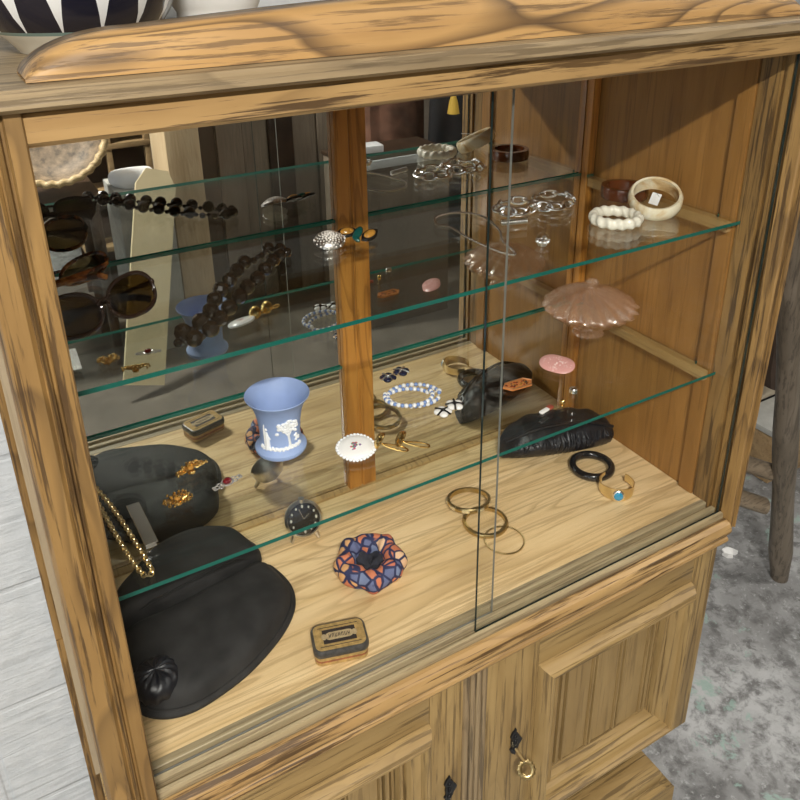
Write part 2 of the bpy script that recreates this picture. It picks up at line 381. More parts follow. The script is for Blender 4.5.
def pillow(bm, outline, zb, zt, prof=None, mi=0, n=72, z_of=None, wob=None):
    """domed cushion over a closed outline: bottom, rim and domed top"""
    o = smooth_loop([(p[0], p[1]) for p in outline], n)
    cx = sum(p.x for p in o) / n; cy = sum(p.y for p in o) / n
    if prof is None:
        prof = [(0.55, 0.0), (0.9, 0.0), (0.985, 0.18), (1.0, 0.38), (0.98, 0.58), (0.92, 0.76), (0.82, 0.88), (0.66, 0.95), (0.45, 0.985), (0.2, 1.0)]
    rows = []
    for (s, h) in prof:
        row = []
        for p in o:
            x, y = cx + (p.x - cx) * s, cy + (p.y - cy) * s
            top = zt if z_of is None else z_of(x, y)
            z = zb + (top - zb) * h
            if wob and h > 0.05: z += wob(x, y) * min(1, h * 2)
            row.append(Vector((x, y, z)))
        rows.append(row)
    grid_surf(bm, rows, True, mi, True, True)

def finish(bm, name, mats, parent=None, loc=(0, 0, 0), rot=(0, 0, 0), sharp=38):
    bmesh.ops.recalc_face_normals(bm, faces=bm.faces[:])
    th = math.radians(sharp)
    for f in bm.faces: f.smooth = True
    for e in bm.edges:
        if len(e.link_faces) == 2 and e.calc_face_angle(0) > th: e.smooth = False
    me = bpy.data.meshes.new(name); bm.to_mesh(me); bm.free()
    for m in (mats if isinstance(mats, (list, tuple)) else [mats]): me.materials.append(m)
    o = bpy.data.objects.new(name, me); COL.objects.link(o)
    o.location = loc; o.rotation_euler = rot
    if parent: o.parent = parent
    return o

def tag(o, label=None, cat=None, group=None, kind=None):
    if label: o['label'] = label
    if cat: o['category'] = cat
    if group: o['group'] = group
    if kind: o['kind'] = kind
    return o

def thing(name, label, cat, loc=(0, 0, 0), rz=0.0, group=None, rot=None):
    o = bpy.data.objects.new(name, None); COL.objects.link(o)
    o.empty_display_size = 0.02
    o.location = loc; o.rotation_euler = rot if rot else (0, 0, rz)
    return tag(o, label, cat, group)

def dup(root, loc, rot=(0, 0, 0), label=None, group=None, scale=None):
    r = root.copy(); COL.objects.link(r); r.location = loc; r.rotation_euler = rot
    if label: r['label'] = label
    if group: r['group'] = group
    if scale: r.scale = scale
    for ch in list(root.children):
        c = ch.copy(); COL.objects.link(c); c.parent = r
        for g in list(ch.children):
            d = g.copy(); COL.objects.link(d); d.parent = c
    return r

def structure(name, bm, mat):
    o = finish(bm, name, mat); o['kind'] = 'structure'; return o

# ------------------------------------------------------------------ dimensions (metres; z = 0 is the floor of the display case)
W, D = 0.92, 0.3606          # inner width, depth to the mirror
H = 0.730                    # underside of the front top rail
Z1, Z2 = 0.242, 0.4896       # tops of the two glass shelves
FZ = -0.66                   # room floor
CEIL = 1.95
WALL_Y = 0.75
YF = -0.02                   # plane of the case front

# ------------------------------------------------------------------ the room
bm = B(); box(bm, -2.2, 3.6, -3.4, WALL_Y + .1, FZ - .08, FZ); structure('floor', bm, concrete)
bm = B(); box(bm, -2.2, 3.6, -3.4, WALL_Y + .1, CEIL, CEIL + .08); structure('ceiling', bm, ceil_mat)
bm = B(); box(bm, -2.2, 1.02, .405, WALL_Y + .1, FZ, CEIL); structure('wall_back', bm, white_wall)
bm = B(); box(bm, 1.0201, 3.6, WALL_Y, WALL_Y + .1, FZ, CEIL); structure('wall_alcove', bm, white_wall)
bm = B(); box(bm, -2.3, -2.2, -3.4, WALL_Y + .1, FZ, CEIL); structure('wall_left', bm, white_wall)
bm = B(); box(bm, 3.6, 3.7, -3.4, WALL_Y + .1, FZ, CEIL); structure('wall_right', bm, dim_wall)
bm = B(); box(bm, -2.3, 3.7, -3.5, -3.4, FZ, CEIL); structure('wall_front', bm, dim_wall)

# ------------------------------------------------------------------ the cabinet
CAB = thing('display_cabinet', 'tall golden oak display cabinet with sliding glass front, mirrored back and carved lower doors', 'cabinet', (0.46, 0.17, FZ))
CO = Vector((0.46, 0.17, FZ))
def cab(name, bm, mat, parent=CAB, base=CO, sharp=38):
    """a cabinet part given in room coordinates, hung under the cabinet"""
    c = Vector((0, 0, 0)); n = len(bm.verts)
    for v in bm.verts: c += v.co
    c /= max(n, 1)
    bmesh.ops.translate(bm, verts=bm.verts[:], vec=-c)
    o = finish(bm, name, mat, parent, c - base, sharp=sharp)
    o['_c'] = list(c)
    return o
def sub(name, bm, mat, par, sharp=38):
    return cab(name, bm, mat, par, Vector(par['_c']), sharp)

# corner posts with glass grooves and a canted outer face
def post(sx, x_in):
    def X(d): return x_in + sx * d      # d grows outward
    wd = .025 if sx > 0 else .048
    pts = [(X(0), 0.047), (X(0), 0.0175), (X(.006), 0.0175), (X(.006), 0.0085), (X(0), 0.0085), (X(0), 0.0005), (X(.006), 0.0005),
           (X(.006), -0.0095), (X(0), -0.0095), (X(0), -0.028), (X(.0015), -0.030), (X(.013), -0.030), (X(.0145), -0.026), (X(.0165), -0.026), (X(.018), -0.031),
           (X(.0205), -0.0325), (X(.0215), -0.0285), (X(.0225), -0.0285), (X(.0232 if sx > 0 else .0260), -0.0315), (X(.0235 if sx > 0 else .044), -0.030), (X(wd - .001), -0.025), (X(wd), -0.018), (X(wd), 0.047)]
    b = B(); prism(b, pts, 2, -0.002 if sx < 0 else -.0175, 0.7570)
    if sx > 0:
        for v in b.verts:
            d = v.co.x - x_in
            if d > .0065: v.co.x = x_in + (.0065 + (d - .0065) * 1.25 if v.co.z > .5 else .0065 + (d - .0065) * .30)
    return b
cab('corner_post', post(-1, 0.0), oak_z, sharp=25)
cab('corner_post', post(1, W), oak_z, sharp=25)
# front top rail (softly moulded) and slab
b = B(); prism(b, [(-0.024, H), (-0.028, H + .004), (-0.028, H + .023), (-0.0245, H + .0272), (0.045, H + .0272), (0.045, H)], 0, -0.0005, W + 0.0005); cab('top_rail', b, oak_x)
b = B(); prism(b, [(-0.035, .7575), (-0.0405, .7610), (-0.0405, .7700), (-0.036, .7740), (0.40, .7740), (0.40, .7575)], 0, -0.075, W + 0.07); cab('top_board', b, grey_oak)
b = B(); box(b, -.055, W + .025, .0462, .375, H + .009, .7565); cab('case_ceiling', b, ply)
# arched crest rail standing on the slab
prof = []
CZ = 0.7765
for k in range(13):
    a = math.radians(12) + (PI / 2 - math.radians(12)) * k / 12; prof.append((0.095 - 0.089 * cos(a), CZ - .007 + 0.0375 * sin(a)))
for k in range(1, 30):
    x = 0.095 + (0.825 - 0.095) * k / 30; prof.append((x, CZ + .0305 + 0.015 * sin(PI * k / 30)))
for k in range(13):
    a = PI / 2 - (PI / 2 - math.radians(12)) * k / 12; prof.append((0.825 + 0.089 * cos(a), CZ - .007 + 0.0375 * sin(a)))
b = B()
rows = []
for (dy, s, ins) in ((0.046, 1.0, 0), (0.006, 1.0, 0.0), (0.001, .97, 0.001), (-0.004, .86, 0.003), (-0.0085, .62, 0.004), (-0.011, .25, 0.004), (-0.0115, 0.0, 0.004)):
    top = [(x, CZ + (z - CZ) * s) for x, z in prof]
    rows.append([Vector((x, dy, z)) for x, z in top])
VV = [[b.verts.new(p) for p in r] for r in rows[:-1]]
for i in range(len(VV) - 1):
    for j in range(len(VV[0]) - 1): b.faces.new((VV[i][j], VV[i][j + 1], VV[i + 1][j + 1], VV[i + 1][j]))
b.faces.new(VV[0])
fb = VV[-1]; fl = [b.verts.new((v.co.x, -0.0115, 0.7746)) for v in fb]; bl = [b.verts.new((v.co.x, 0.046, 0.7746)) for v in VV[0]]
for j in range(len(fb) - 1):
    b.faces.new((fb[j], fb[j + 1], fl[j + 1], fl[j])); b.faces.new((fl[j], fl[j + 1], bl[j + 1], bl[j])); b.faces.new((bl[j], bl[j + 1], VV[0][j + 1], VV[0][j]))
cab('crest_rail', b, crest_oak, sharp=50)
# sides, back, corner posts
b = B(); box(b, -.054, -.042, .048, .375, -.002, .765); cab('side_panel', b, side_mat)
b = B(); box(b, -.066, -.054, .335, .375, -.06, .765, .002); cab('side_stile', b, oak_z)
b = B(); box(b, W + .004, W + .012, .048, .375, -.002, .765); cab('side_panel', b, ply)
b = B(); box(b, -.054, W + .025, .376, .392, -.60, .765); cab('back_panel', b, dark_wood)
b = B(); box(b, -.041, 0.452, D, D + .006, 0.0, .744); cab('mirror', b, mirror_mat)
b = B(); box(b, 0.4525, W + .003, D, D + .006, 0.0, .744); cab('mirror', b, mirror_mat)
b = B(); prism(b, [(0.424, D - .001), (0.424, D - .010), (0.4245, D - .0115), (0.446, D - .0115), (0.447, D - .010), (0.4495, D - .010), (0.4505, D - .0115), (0.4745, D - .0115), (0.475, D - .010), (0.475, D - .001)], 2, 0.001, .744)
cab('mirror_divider', b, divider_wood, sharp=25)
b = B(); box(b, W - .014, W + .002, D - .016, D - .001, .001, .744, .001); cab('rear_post', b, divider_wood)
b = B(); box(b, W - .004, W + .002, .048, .075, .001, .744, .0008); cab('wall_stile', b, ply)
# shelf battens
for z in (Z1 - .0054, Z2 - .0054):
    b = B(); box(b, W - .014, W + .003, .052, D - .018, z - .016, z - .0002, .0012); cab('shelf_batten', b, batten_wood)
    b = B(); box(b, -.041, -.028, .052, D - .018, z - .016, z - .0002, .0012); cab('shelf_batten', b, batten_wood)
# display floor, rail at the foot of the mirror, grooved track
b = B(); box(b, -.041, W + .003, .030, D + .006, -.018, 0.0); cab('display_floor', b, floor_oak)
b = B(); prism(b, [(D - .012, .0003), (D - .012, .004), (D - .009, .0062), (D - .001, .0062), (D - .001, .0003)], 0, -.04, W - .015); cab('mirror_bead', b, batten_wood)
tr = [(.0295, -.018), (.0295, .0005), (.0255, .0015), (.0195, .0015), (.0185, .0005), (.0185, -.008), (.0090, -.008), (.0090, .0015), (.0080, .0025), (.0015, .0025), (.0010, .0015), (.0010, -.008), (-.0085, -.008), (-.0085, .0020), (-.0095, .0035), (-.0140, .0035), (-.0150, .0015), (-.0155, -.005), (-.0155, -.018)]
b = B(); prism(b, tr, 0, .0005, W - .0005); cab('door_track', b, track_wood, sharp=25)
mo = [(.03, -.0185), (-.0157, -.0185), (-.0157, -.0065), (-.0185, -.0035), (-.024, -.0035), (-.031, -.0070), (-.0350, -.0140), (-.0355, -.020), (-.033, -.026), (-.0290, -.0280), (-.0290, -.0335), (-.0315, -.0350), (-.0330, -.039), (-.031, -.0435), (.03, -.0435)]
b = B(); prism(b, mo, 0, -.05, W - .001); cab('waist_moulding', b, oak_x, sharp=25)
# lower carcass
b = B(); box(b, -.050, -.022, -.018, .375, -.475, -.044, .002); cab('side_board', b, olive_z)
b = B(); box(b, -.066, -.0505, .335, .375, -.475, -.062, .002); cab('side_stile', b, oak_z)
b = B(); box(b, W - .016, W - .004, -.018, .375, -.475, -.044, .002); cab('side_board', b, olive_z)
b = B(); box(b, -.022, W - .016, .0, .375, -.475, -.463); cab('bottom_board', b, olive_x)
b = B(); box(b, -.022, W - .016, .012, .03, -.463, -.0438); cab('door_rebate', b, dark_wood)
b = B(); box(b, .03, W - .06, .03, .35, -.60, -.4755, .004); cab('plinth', b, olive_x)
b = B(); prism(b, [(.0, FZ), (.0, -.607), (.008, -.600), (.86, -.600), (.885, -.606), (.892, -.614), (.892, FZ)], 1, -.035, .36); cab('base_board', b, olive_x)
b = B(); box(b, .02, .87, -.022, .05, -.5995, -.575, .006); cab('base_moulding', b, olive_x)

def frame_sweep(bm, r0, prof, mi=0):
    """mitred moulding round a rectangle (x0,x1,z0,z1); prof = [(inset, y)]"""
    x0, x1, z0, z1 = r0; V = []
    for (i, y) in prof:
        V.append([bm.verts.new(p) for p in ((x0 + i, y, z0 + i), (x1 - i, y, z0 + i), (x1 - i, y, z1 - i), (x0 + i, y, z1 - i))])
    for a in range(len(V) - 1):
        for k in range(4): bm.faces.new((V[a][k], V[a][(k + 1) % 4], V[a + 1][(k + 1) % 4], V[a + 1][k])).material_index = (0, 1, 0, 1)[k]

def cabinet_door(x0, x1, mx0, mx1, hinge_left):
    b = B()
    zt, zb = -.0455, -.470; mt, mb = -.110, -.438
    yf, yb = -.020, .0
    # stiles and rails
    box(b, x0, mx0, yf, yb, zb, zt, .0015)
    box(b, mx1, x1, yf, yb, zb, zt, .0015)
    box(b, mx0 + .0004, mx1 - .0004, yf + .0008, yb, mt, zt, .001, mi=1)
    box(b, mx0 + .0004, mx1 - .0004, yf + .0008, yb, zb, mb, .001, mi=1)
    d = cab('cabinet_door', b, [olive_z, olive_x])
    b = B()
    frame_sweep(b, (mx0 + .0005, mx1 - .0005, mb + .0005, mt - .0005),
                [(0, yb), (0, -.0235), (.002, -.029), (.007, -.0375), (.012, -.041), (.016, -.0405), (.0185, -.0355), (.0195, -.029), (.023, -.0275), (.031, -.0225), (.0355, -.015), (.0370, -.0125), (.0385, -.0125), (.0395, -.0175), (.043, -.0195), (.0465, -.0175), (.0485, -.010), (.0490, -.004), (.050, yb)])
    sub('door_moulding', b, [olive_x, olive_z], d, sharp=22)
    # linenfold panel: folded ripples between grooves
    px0, px1 = mx0 + .0508, mx1 - .0508; pz0, pz1 = mb + .0508, mt - .0508
    b = B(); n = 221; top = []
    for k in range(n):
        t = k / (n - 1); x = px0 + (px1 - px0) * t
        u = abs(t - .5) * 2
        y = -.0095
        if u > .955: y = -.0080
        elif u > .925: y = .0045
        elif u > .86: y = -.0105
        elif u > .83: y = .0045
        else:
            q = (t - .085) / .83 * 3; fr = q - math.floor(q)
            y = -.0095
            if fr < .035 or fr > .965: y = .0045
            elif fr < .09 or fr > .91: y = -.0115
            elif fr < .13 or fr > .87: y = -.0050
            else: y = -.0095 + .0025 * abs(fr - .5)
        top.append((x, y))
    zc = (pz0 + pz1) / 2
    lo, hi = pz0 + .012, pz1 - .012
    rows = []
    for (z, s) in ((pz0, 0), (pz0 + .010, 0.1), (lo, 1), (hi, 1), (pz1 - .010, 0.1), (pz1, 0)):
        rows.append([Vector((x, -.0002 + (y + .0002) * s, z)) for x, y in top])
    grid_surf(b, rows, False)
    sub('linenfold_panel', b, panel_wood, d, sharp=15)
    return d
dr = cabinet_door(.4475, W - .0165, .541, .862, False)
dl = cabinet_door(-.0215, .4465, .032, .353, True)
# reeded strip covering the meeting of the doors (on the left door)
b = B(); pts = [(.4065, -.0205)]
for k in range(4):
    x = .4070 + k * .0098
    for j in range(7):
        a = PI * j / 6; pts.append((x + .0048 - .0047 * cos(a), -.0215 - .0042 * sin(a)))
pts.append((.4464, -.0205)); prism(b, pts, 2, -.469, -.047); o = sub('reeded_strip', b, wood('greyed_reed_wood', 2, pores=0.7, rings=0.3, seed=5.5, light=(0.33, 0.24, 0.13), mid=(0.21, 0.14, 0.07), dark=(0.05, 0.035, 0.02)), dl, sharp=30)
def escutcheon(d, x, z, y):
    b = B(); out_ = []
    for k in range(48):
        t = 2 * PI * k / 48
        rx = .0085 + .003 * cos(3 * t) + .0012 * cos(8 * t); rz = .024 + .003 * cos(4 * t) + .0015 * cos(9 * t)
        out_.append((x + rx * cos(t), z + rz * sin(t)))
    prism(b, out_, 1, y - .0035, y - .0003)
    ball(b, (x, y - .004, z + .012), (.0035, .002, .004)); ball(b, (x, y - .004, z - .014), (.004, .002, .004)); ball(b, (x, y - .004, z), (.003, .0025, .006))
    o = sub('escutcheon', b, black_iron, d); o['label'] = 'black iron keyhole plate'
escutcheon(dr, .503, -.243, -.020)
escutcheon(dl, .385, -.262, -.020)
# sliding glass doors
def pane(x0, x1, y0, y1, em):
    b = B(); box(b, x0, x1, y0, y1, -.0025, H - .001); b.normal_update()
    for f in b.faces: f.material_index = 0 if abs(f.normal.y) > .5 else 1
    return cab('sliding_glass_door', b, [door_glass, em])
pane(.436, W - .001, -.0062, -.0022, pane_edge)
pane(.001, .476, .0108, .0148, pane_edge_pale)

# glass shelves, each lifted out on its own
def glass_shelf(z, label):
    xr = W - .0005
    b = B(); prism(b, [(-.039, .049), (-.0005, .049), (-.0005, .0375), (W - .005, .0375), (W - .005, .0765), (xr, .0765), (xr, D - .018), (W - .016, D - .018), (W - .016, D - .003), (-.039, D - .003)], 2, -.0052, 0.0)
    bmesh.ops.recalc_face_normals(b, faces=b.faces[:]); b.normal_update()
    for f in b.faces: f.material_index = 0 if abs(f.normal.y) < .5 else (1 if f.normal.y > 0 else 2)
    o = finish(b, 'glass_shelf', [shelf_glass, shelf_edge, front_edge], None, (0, 0, z)); tag(o, label, 'shelf', 'green-edged glass shelves'); return o
glass_shelf(Z1, 'lower green-edged glass shelf carrying the blue vase and pink glass dish')
glass_shelf(Z2, 'upper green-edged glass shelf carrying sunglasses, brown beads and bangles')

# key in the right-hand door
k = thing('key', 'small brass key with serrated bow in the right cabinet door', 'key', (.503, -.0245, -.255))
b = B(); tube(b, [(0, .003, 0), (0, -.022, -.004)], .0021, 10); finish(b, 'key_shaft', pale_gold, k)
b = B(); M = Matrix.Rotation(-.5, 3, 'Z') @ Matrix.Rotation(.95, 3, 'X')
ring(b, .0105, circ(.0036, .0016, 8), 40, mod=lambda r, z, a, R: (r + (.0012 * cos(14 * a) if r > R else 0), z), M=M, c=(.001, -.026, -.016))
finish(b, 'key_bow', brass, k)

# ------------------------------------------------------------------ on top of the cabinet
TZ = .7743
b = B()
pr = [(.0, 0), (.058, 0), (.061, .004), (.070, .014), (.080, .022), (.090, .036), (.099, .056), (.103, .08), (.100, .105), (.090, .125), (.084, .14), (.088, .150), (.084, .150), (.080, .14), (.086, .124), (.096, .105), (.099, .08), (.094, .055), (.06, .01), (.0, .008)]
lathe(b, pr[1:-1], 64, cap0=True, cap1=True)
o = finish(b, 'pottery_bowl', zigzag, None, (.085, .205, TZ)); tag(o, 'black and white zigzag glazed pottery bowl on the cabinet top', 'bowl')
b = B()
pr = [(.040, 0), (.043, .003), (.044, .012), (.0415, .016), (.0435, .020), (.043, .026), (.046, .031), (.052, .045), (.054, .065), (.048, .085), (.040, .095), (.044, .102), (.041, .102), (.037, .095), (.045, .083), (.050, .065), (.048, .046), (.03, .01)]
lathe(b, pr, 48, cap0=True, cap1=True)
o = finish(b, 'ceramic_pot', pot_white, None, (.235, .235, TZ)); tag(o, 'white ribbed ceramic pot beside the zigzag bowl', 'pot')

# ------------------------------------------------------------------ on the floor of the case
E0 = 0.0006
# black suede clutch bag
t = thing('clutch_bag', 'large black suede clutch bag lying on the case floor at left', 'bag', (.125, .19, E0))
ox, oy = .125, .19
def rel(l): return [(x - ox, y - oy) for x, y in l]
body = [(.229, .252), (.243, .231), (.249, .19), (.238, .153), (.204, .117), (.153, .086), (.103, .069), (.064, .064), (.030, .074), (.006, .098), (-.006, .14), (-.002, .185), (.012, .22), (.06, .228), (.125, .234), (.185, .243)]
b = B(); pillow(b, rel(body), 0, .040, prof=[(.5, 0), (.95, 0), (1.0, .10), (1.0, .2), (.965, .28), (.945, .34), (.92, .52), (.86, .74), (.78, .88), (.62, .96), (.4, .99), (.2, 1.0)], n=96,
                wob=lambda x, y: .0012 * sin(60 * x + 20 * y) + .001 * sin(90 * y - 30 * x)); finish(b, 'bag_body', suede, t)
flap = [(.008, .222), (.012, .26), (.045, .300), (.084, .330), (.132, .348), (.173, .342), (.208, .318), (.222, .28), (.226, .25), (.185, .2405), (.125, .2335), (.06, .226)]
b = B(); pillow(b, rel(flap), .002, .054, prof=[(.5, 0), (.9, 0), (.985, .12), (1, .3), (.99, .55), (.95, .78), (.86, .92), (.7, .97), (.4, 1.0), (.2, 1.0)], n=80,
                wob=lambda x, y: .0018 * sin(45 * x + 70 * y)); finish(b, 'bag_flap', suede, t)
b = B(); tube(b, [Vector((x - ox, y - oy, z)) for x, y, z in ((.010, .224, .030), (.06, .2285, .0425), (.125, .2355, .0455), (.185, .2425, .0435), (.224, .251, .030))], .0022, 8); finish(b, 'piping', plain('black_cord', (.008, .008, .008), .5), t)
b = B(); o_ = smooth_loop(rel(body), 90); gx = sum(p.x for p in o_) / 90; gy = sum(p.y for p in o_) / 90
tube(b, [Vector((gx + (p.x - gx) * .955, gy + (p.y - gy) * .955, .0125)) for p in o_], .0016, 6, True); finish(b, 'edge_piping', suede, t)
b = B(); c0 = Vector((.036 - ox, .112 - oy, .034))
lathe(b, [(.0, .013), (.006, .0125), (.013, .0118), (.020, .0098), (.026, .006), (.030, .0), (.031, -.006), (.029, -.014)], 72, c=c0, mod=lambda r, z, a: (r * (1 + .03 * sin(13 * a)), z + .0014 * sin(13 * a + 130 * r) * min(1, r / .012)), cap1=True)
finish(b, 'ruffle', leather, t)

# gathered black leather purse standing by the mirror
t = thing('leather_purse', 'black gathered leather purse standing at the right by the mirror', 'bag', (.809, .266, E0), math.radians(-17)); t.scale = (1.04, 1, .96)
b = B(); rows = []
nx = 44
for i in range(nx + 1):
    u = -1 + 2 * i / nx; e = max(0.0, 1 - abs(u) ** 2.6) ** .5
    row = []
    for kk in range(40):
        a = 2 * PI * kk / 40
        yy = .044 * e * cos(a); zz = sin(a)
        hh = .037 * (.25 + .75 * e)
        wr = .0025 * sin(24 * u * 3 + 2 * cos(a)) * max(0, -cos(a)) * e
        taper = 1 - .25 * max(0, zz)
        row.append(Vector((u * .108 + .002 * sin(3 * a), yy * taper - wr + .012 * max(0, zz) * e, max(0.0, hh + hh * zz * (1 if zz > 0 else .97)) + .0018 * sin(17 * u + 3 * a) * (zz > -.3))))
    rows.append(row)
grid_surf(b, rows, True, 0, True, True); finish(b, 'purse_body', leather, t, sharp=60)
b = B(); R3 = random.Random(11)
for i in range(34):
    u = -.86 + 1.72 * i / 33 + R3.uniform(-.02, .02); e = (1 - abs(u) ** 2.6) ** .5; k_ = .25 + .75 * e; q = R3.uniform(.55, 1); dx = R3.uniform(-.005, .005)
    tube(b, [Vector((u * .108 + dx, -.034 * e, .055 * k_)), Vector((u * .108, -.0425 * e - .0006, .044 * k_)), Vector((u * .108 - dx, -.0435 * e - .0002, (.044 - .014 * q) * k_))], [.0006, .0016 * q, .0005], 6)
finish(b, 'gathers', leather, t)
b = B(); tube(b, smooth_path([(-.100, -.012, .040), (-.05, -.020, .064), (0, -.021, .069), (.05, -.020, .064), (.100, -.012, .040)], 24), .0032, 8); finish(b, 'piping', leather, t)

# round patchwork cloth purse (ring of puffs round a dark lining)
t = thing('cloth_coin_purse', 'round patchwork cloth purse in orange and blue with navy lining', 'purse', (.366, .168, E0), .3)
b = B()
def pleat(r, z, a, R):
    w = 1 + .10 * sin(8 * a + .6) + .05 * sin(13 * a)
    return (R + (r - R) * w + .0025 * sin(5 * a), max(0.0, .0170 + z * w))
ring(b, .0380, circ(.0150, .0165, 16), 110, mod=pleat); finish(b, 'ruffled_cloth', patch, t, sharp=70)
b = B(); lathe(b, [(.0, .009), (.010, .0095), (.02, .012), (.028, .017), (.034, .022)], 40, mod=lambda r, z, a: (r, z + (.003 * sin(5 * a + 90 * r) if r > .001 else 0))); finish(b, 'lining', navy_cloth, t)

# lidded tin
t = thing('lidded_tin', 'small worn printed tin box with rounded corners on the case floor', 'tin', (.2635, .0625, E0), math.radians(-16))
def rrect(hx, hy, r, n=6):
    o = []
    for (sx, sy, a0) in ((1, 1, 0), (-1, 1, PI / 2), (-1, -1, PI), (1, -1, 1.5 * PI)):
        for k in range(n + 1):
            a = a0 + PI / 2 * k / n; o.append((sx * (hx - r) + r * cos(a), sy * (hy - r) + r * sin(a)))
    return o
def rr_stack(b, levels, mis):
    rows = [[Vector((x, y, z)) for x, y in rrect(hx, hy, r)] for hx, hy, r, z in levels]
    V = [[b.verts.new(p) for p in r] for r in rows]; n = len(V[0])
    for i in range(len(V) - 1):
        for j in range(n): b.faces.new((V[i][j], V[i][(j + 1) % n], V[i + 1][(j + 1) % n], V[i + 1][j])).material_index = mis[i]
    b.faces.new(list(reversed(V[0]))).material_index = mis[0]; b.faces.new(V[-1]).material_index = mis[-1]
b = B(); rr_stack(b, [(.0345, .0225, .009, 0), (.0355, .0235, .010, .001), (.0355, .0235, .010, .006), (.0355, .0235, .010, .009), (.0355, .0235, .010, .0145)], [0, 0, 1, 0, 0]); finish(b, 'tin_body', [tin_gold, tin_rust], t)
b = B(); rr_stack(b, [(.0362, .0242, .0105, .0145), (.0368, .0248, .011, .0155), (.0368, .0248, .011, .0215), (.0352, .0232, .010, .0245), (.0335, .0215, .009, .0252), (.0328, .0208, .009, .0252)], [1, 1, 1, 1, 0, 0]); lid = finish(b, 'tin_lid', [tin_gold, tin_grey], t)
b = B()
box(b, -.022, .022, -.0115, .0115, .0250, .02545, 0, 0)
prism(b, [(x, y) for x, y in rrect(.0185, .0062, .006)], 2, .0252, .02575, 1)
for (cx_, cy_) in ((-.0205, .0), (.0205, .0)): ball(b, (cx_, cy_, .0255), (.0035, .005, .0006), mi=1)
for i in range(7):
    x = -.0125 + i * .0042
    box(b, x - .0015, x - .0007, -.003, .003, .0257, .0260, 0, 0); box(b, x + .0006, x + .0013, -.003, .003, .0257, .0260, 0, 0); box(b, x - .0008, x + .0008, (-.0008, .002, -.0028)[i % 3], (.0004, .003, -.0018)[i % 3], .0257, .0260, 0, 0)
for sy in (-1, 1): box(b, -.027, .027, sy * .0155 - .0004, sy * .0155 + .0004, .0250, .0255, 0, 0)
finish(b, 'printed_label', [tin_black, tin_cream], lid)

# travel clock
t = thing('travel_clock', 'small round silver travel clock with black dial on two feet', 'clock', (.310, .285, E0), math.radians(-12)); t.scale = (1.14, 1.14, 1.14)
M = Matrix.Rotation(math.radians(90 + 0), 3, 'X') @ Matrix.Rotation(0, 3, 'Z')
TL = Matrix.Rotation(math.radians(-22), 3, 'X') @ M        # local +z -> facing -y and up
cz = Vector((0, 0, .0335))
b = B(); lathe(b, [(.0, -.020), (.010, -.019), (.019, -.014), (.0245, -.006), (.0262, .002), (.0262, .006), (.0235, .0085), (.0222, .0068)], 48, M=Matrix.Translation(cz) @ TL.to_4x4()); finish(b, 'clock_case', dull_silver, t)
b = B(); lathe(b, [(.0001, .0052), (.0226, .0052)], 40, M=Matrix.Translation(cz) @ TL.to_4x4()); dial = finish(b, 'dial', black_gloss, t)
b = B()
for i in range(12):
    a = PI / 6 * i; p = TL @ Vector((.0175 * sin(a), .0175 * cos(a), .0062))
    ball(b, cz + p, (.0014, .0014, .0021) if i % 3 else (.0018, .0018, .0028), 8, 6)
finish(b, 'hour_marks', pearl, dial)
b = B()
for (a, l) in ((.9, .010), (-.35, .0155)): tube(b, [cz + TL @ Vector((0, 0, .0068)), cz + TL @ Vector((l * sin(a), l * cos(a), .0068))], .0008, 6)
finish(b, 'clock_hands', silver, dial)
b = B(); lathe(b, [(.0, .0102), (.012, .0096), (.0225, .0080)], 40, M=Matrix.Translation(cz) @ TL.to_4x4()); finish(b, 'crystal', clear_glass, t)
for s in (-1, 1):
    b = B(); tube(b, [(s * .013, -.004, .016), (s * .019, -.008, .003), (s * .020, -.0085, .0022)], [.004, .0028, .0022], 8); finish(b, 'foot', dull_silver, t)
b = B(); tube(b, [cz + Vector((0, .004, .023)), cz + Vector((0, .004, .030))], [.003, .0042], 10); finish(b, 'winding_knob', dull_silver, t)

# bangles on the case floor
def bangle_sec(w, h): return [(-w, 0.0), (w * .6, 0.0), (w, h * .25), (w, h * .75), (w * .6, h), (-w, h)]
t = thing('inlaid_bangle', 'brass bangle with pale inlaid segments leaning on a second brass bangle', 'bangle', (.5765, .213, E0 + .0085), rot=(math.radians(-7), math.radians(4), .3))
b = B(); ring(b, .034, bangle_sec(.0026, .0075), 72); bd = finish(b, 'band', brass, t)
b = B()
for i in range(9): ring(b, .034, [(.0020, .0012), (.0032, .0014), (.0032, .0062), (.0020, .0064)], 6, arc=.34, a0=i * 2 * PI / 9)
finish(b, 'inlay', plain('pale_inlay', (.80, .70, .46), .25, .6), t)
b = B(); ring(b, .034, bangle_sec(.0028, .0068), 72, mod=lambda r, z, a, R: (r + .0005 * sin(34 * a) * (r > R), z))
o = finish(b, 'brass_bangle', brass, None, (.575, .1645, E0)); tag(o, 'plain ridged brass bangle on the case floor, under the inlaid one', 'bangle')
b = B(); ring(b, .031, circ(.0013, .0013, 8), 120, mod=lambda r, z, a, R: (r + .0006 * sin(60 * a), .002 + z + .0006 * cos(60 * a)))
o = finish(b, 'twisted_bangle', brass, None, (.577, .1165, E0)); tag(o, 'thin twisted wire bangle nearest the glass doors on the case floor', 'bangle')
b = B(); ring(b, .0335, circ(.0066, .0075, 14, .0076), 80)
o = finish(b, 'black_bangle', black_gloss, None, (.8205, .184, E0), (math.radians(0), 0, 0)); tag(o, 'glossy black bangle in front of the leather purse', 'bangle')
t = thing('cuff_bracelet', 'open gold cuff bracelet with an oval turquoise stone', 'bracelet', (.815, .119, .0022), math.radians(-38))
b = B()
def cuffmod(r, z, a, R):
    w = .62 + .38 * max(0.0, cos((a + PI / 2))) ** 1.5
    return (r * (1.0), .0105 + (z - .0105) * w)
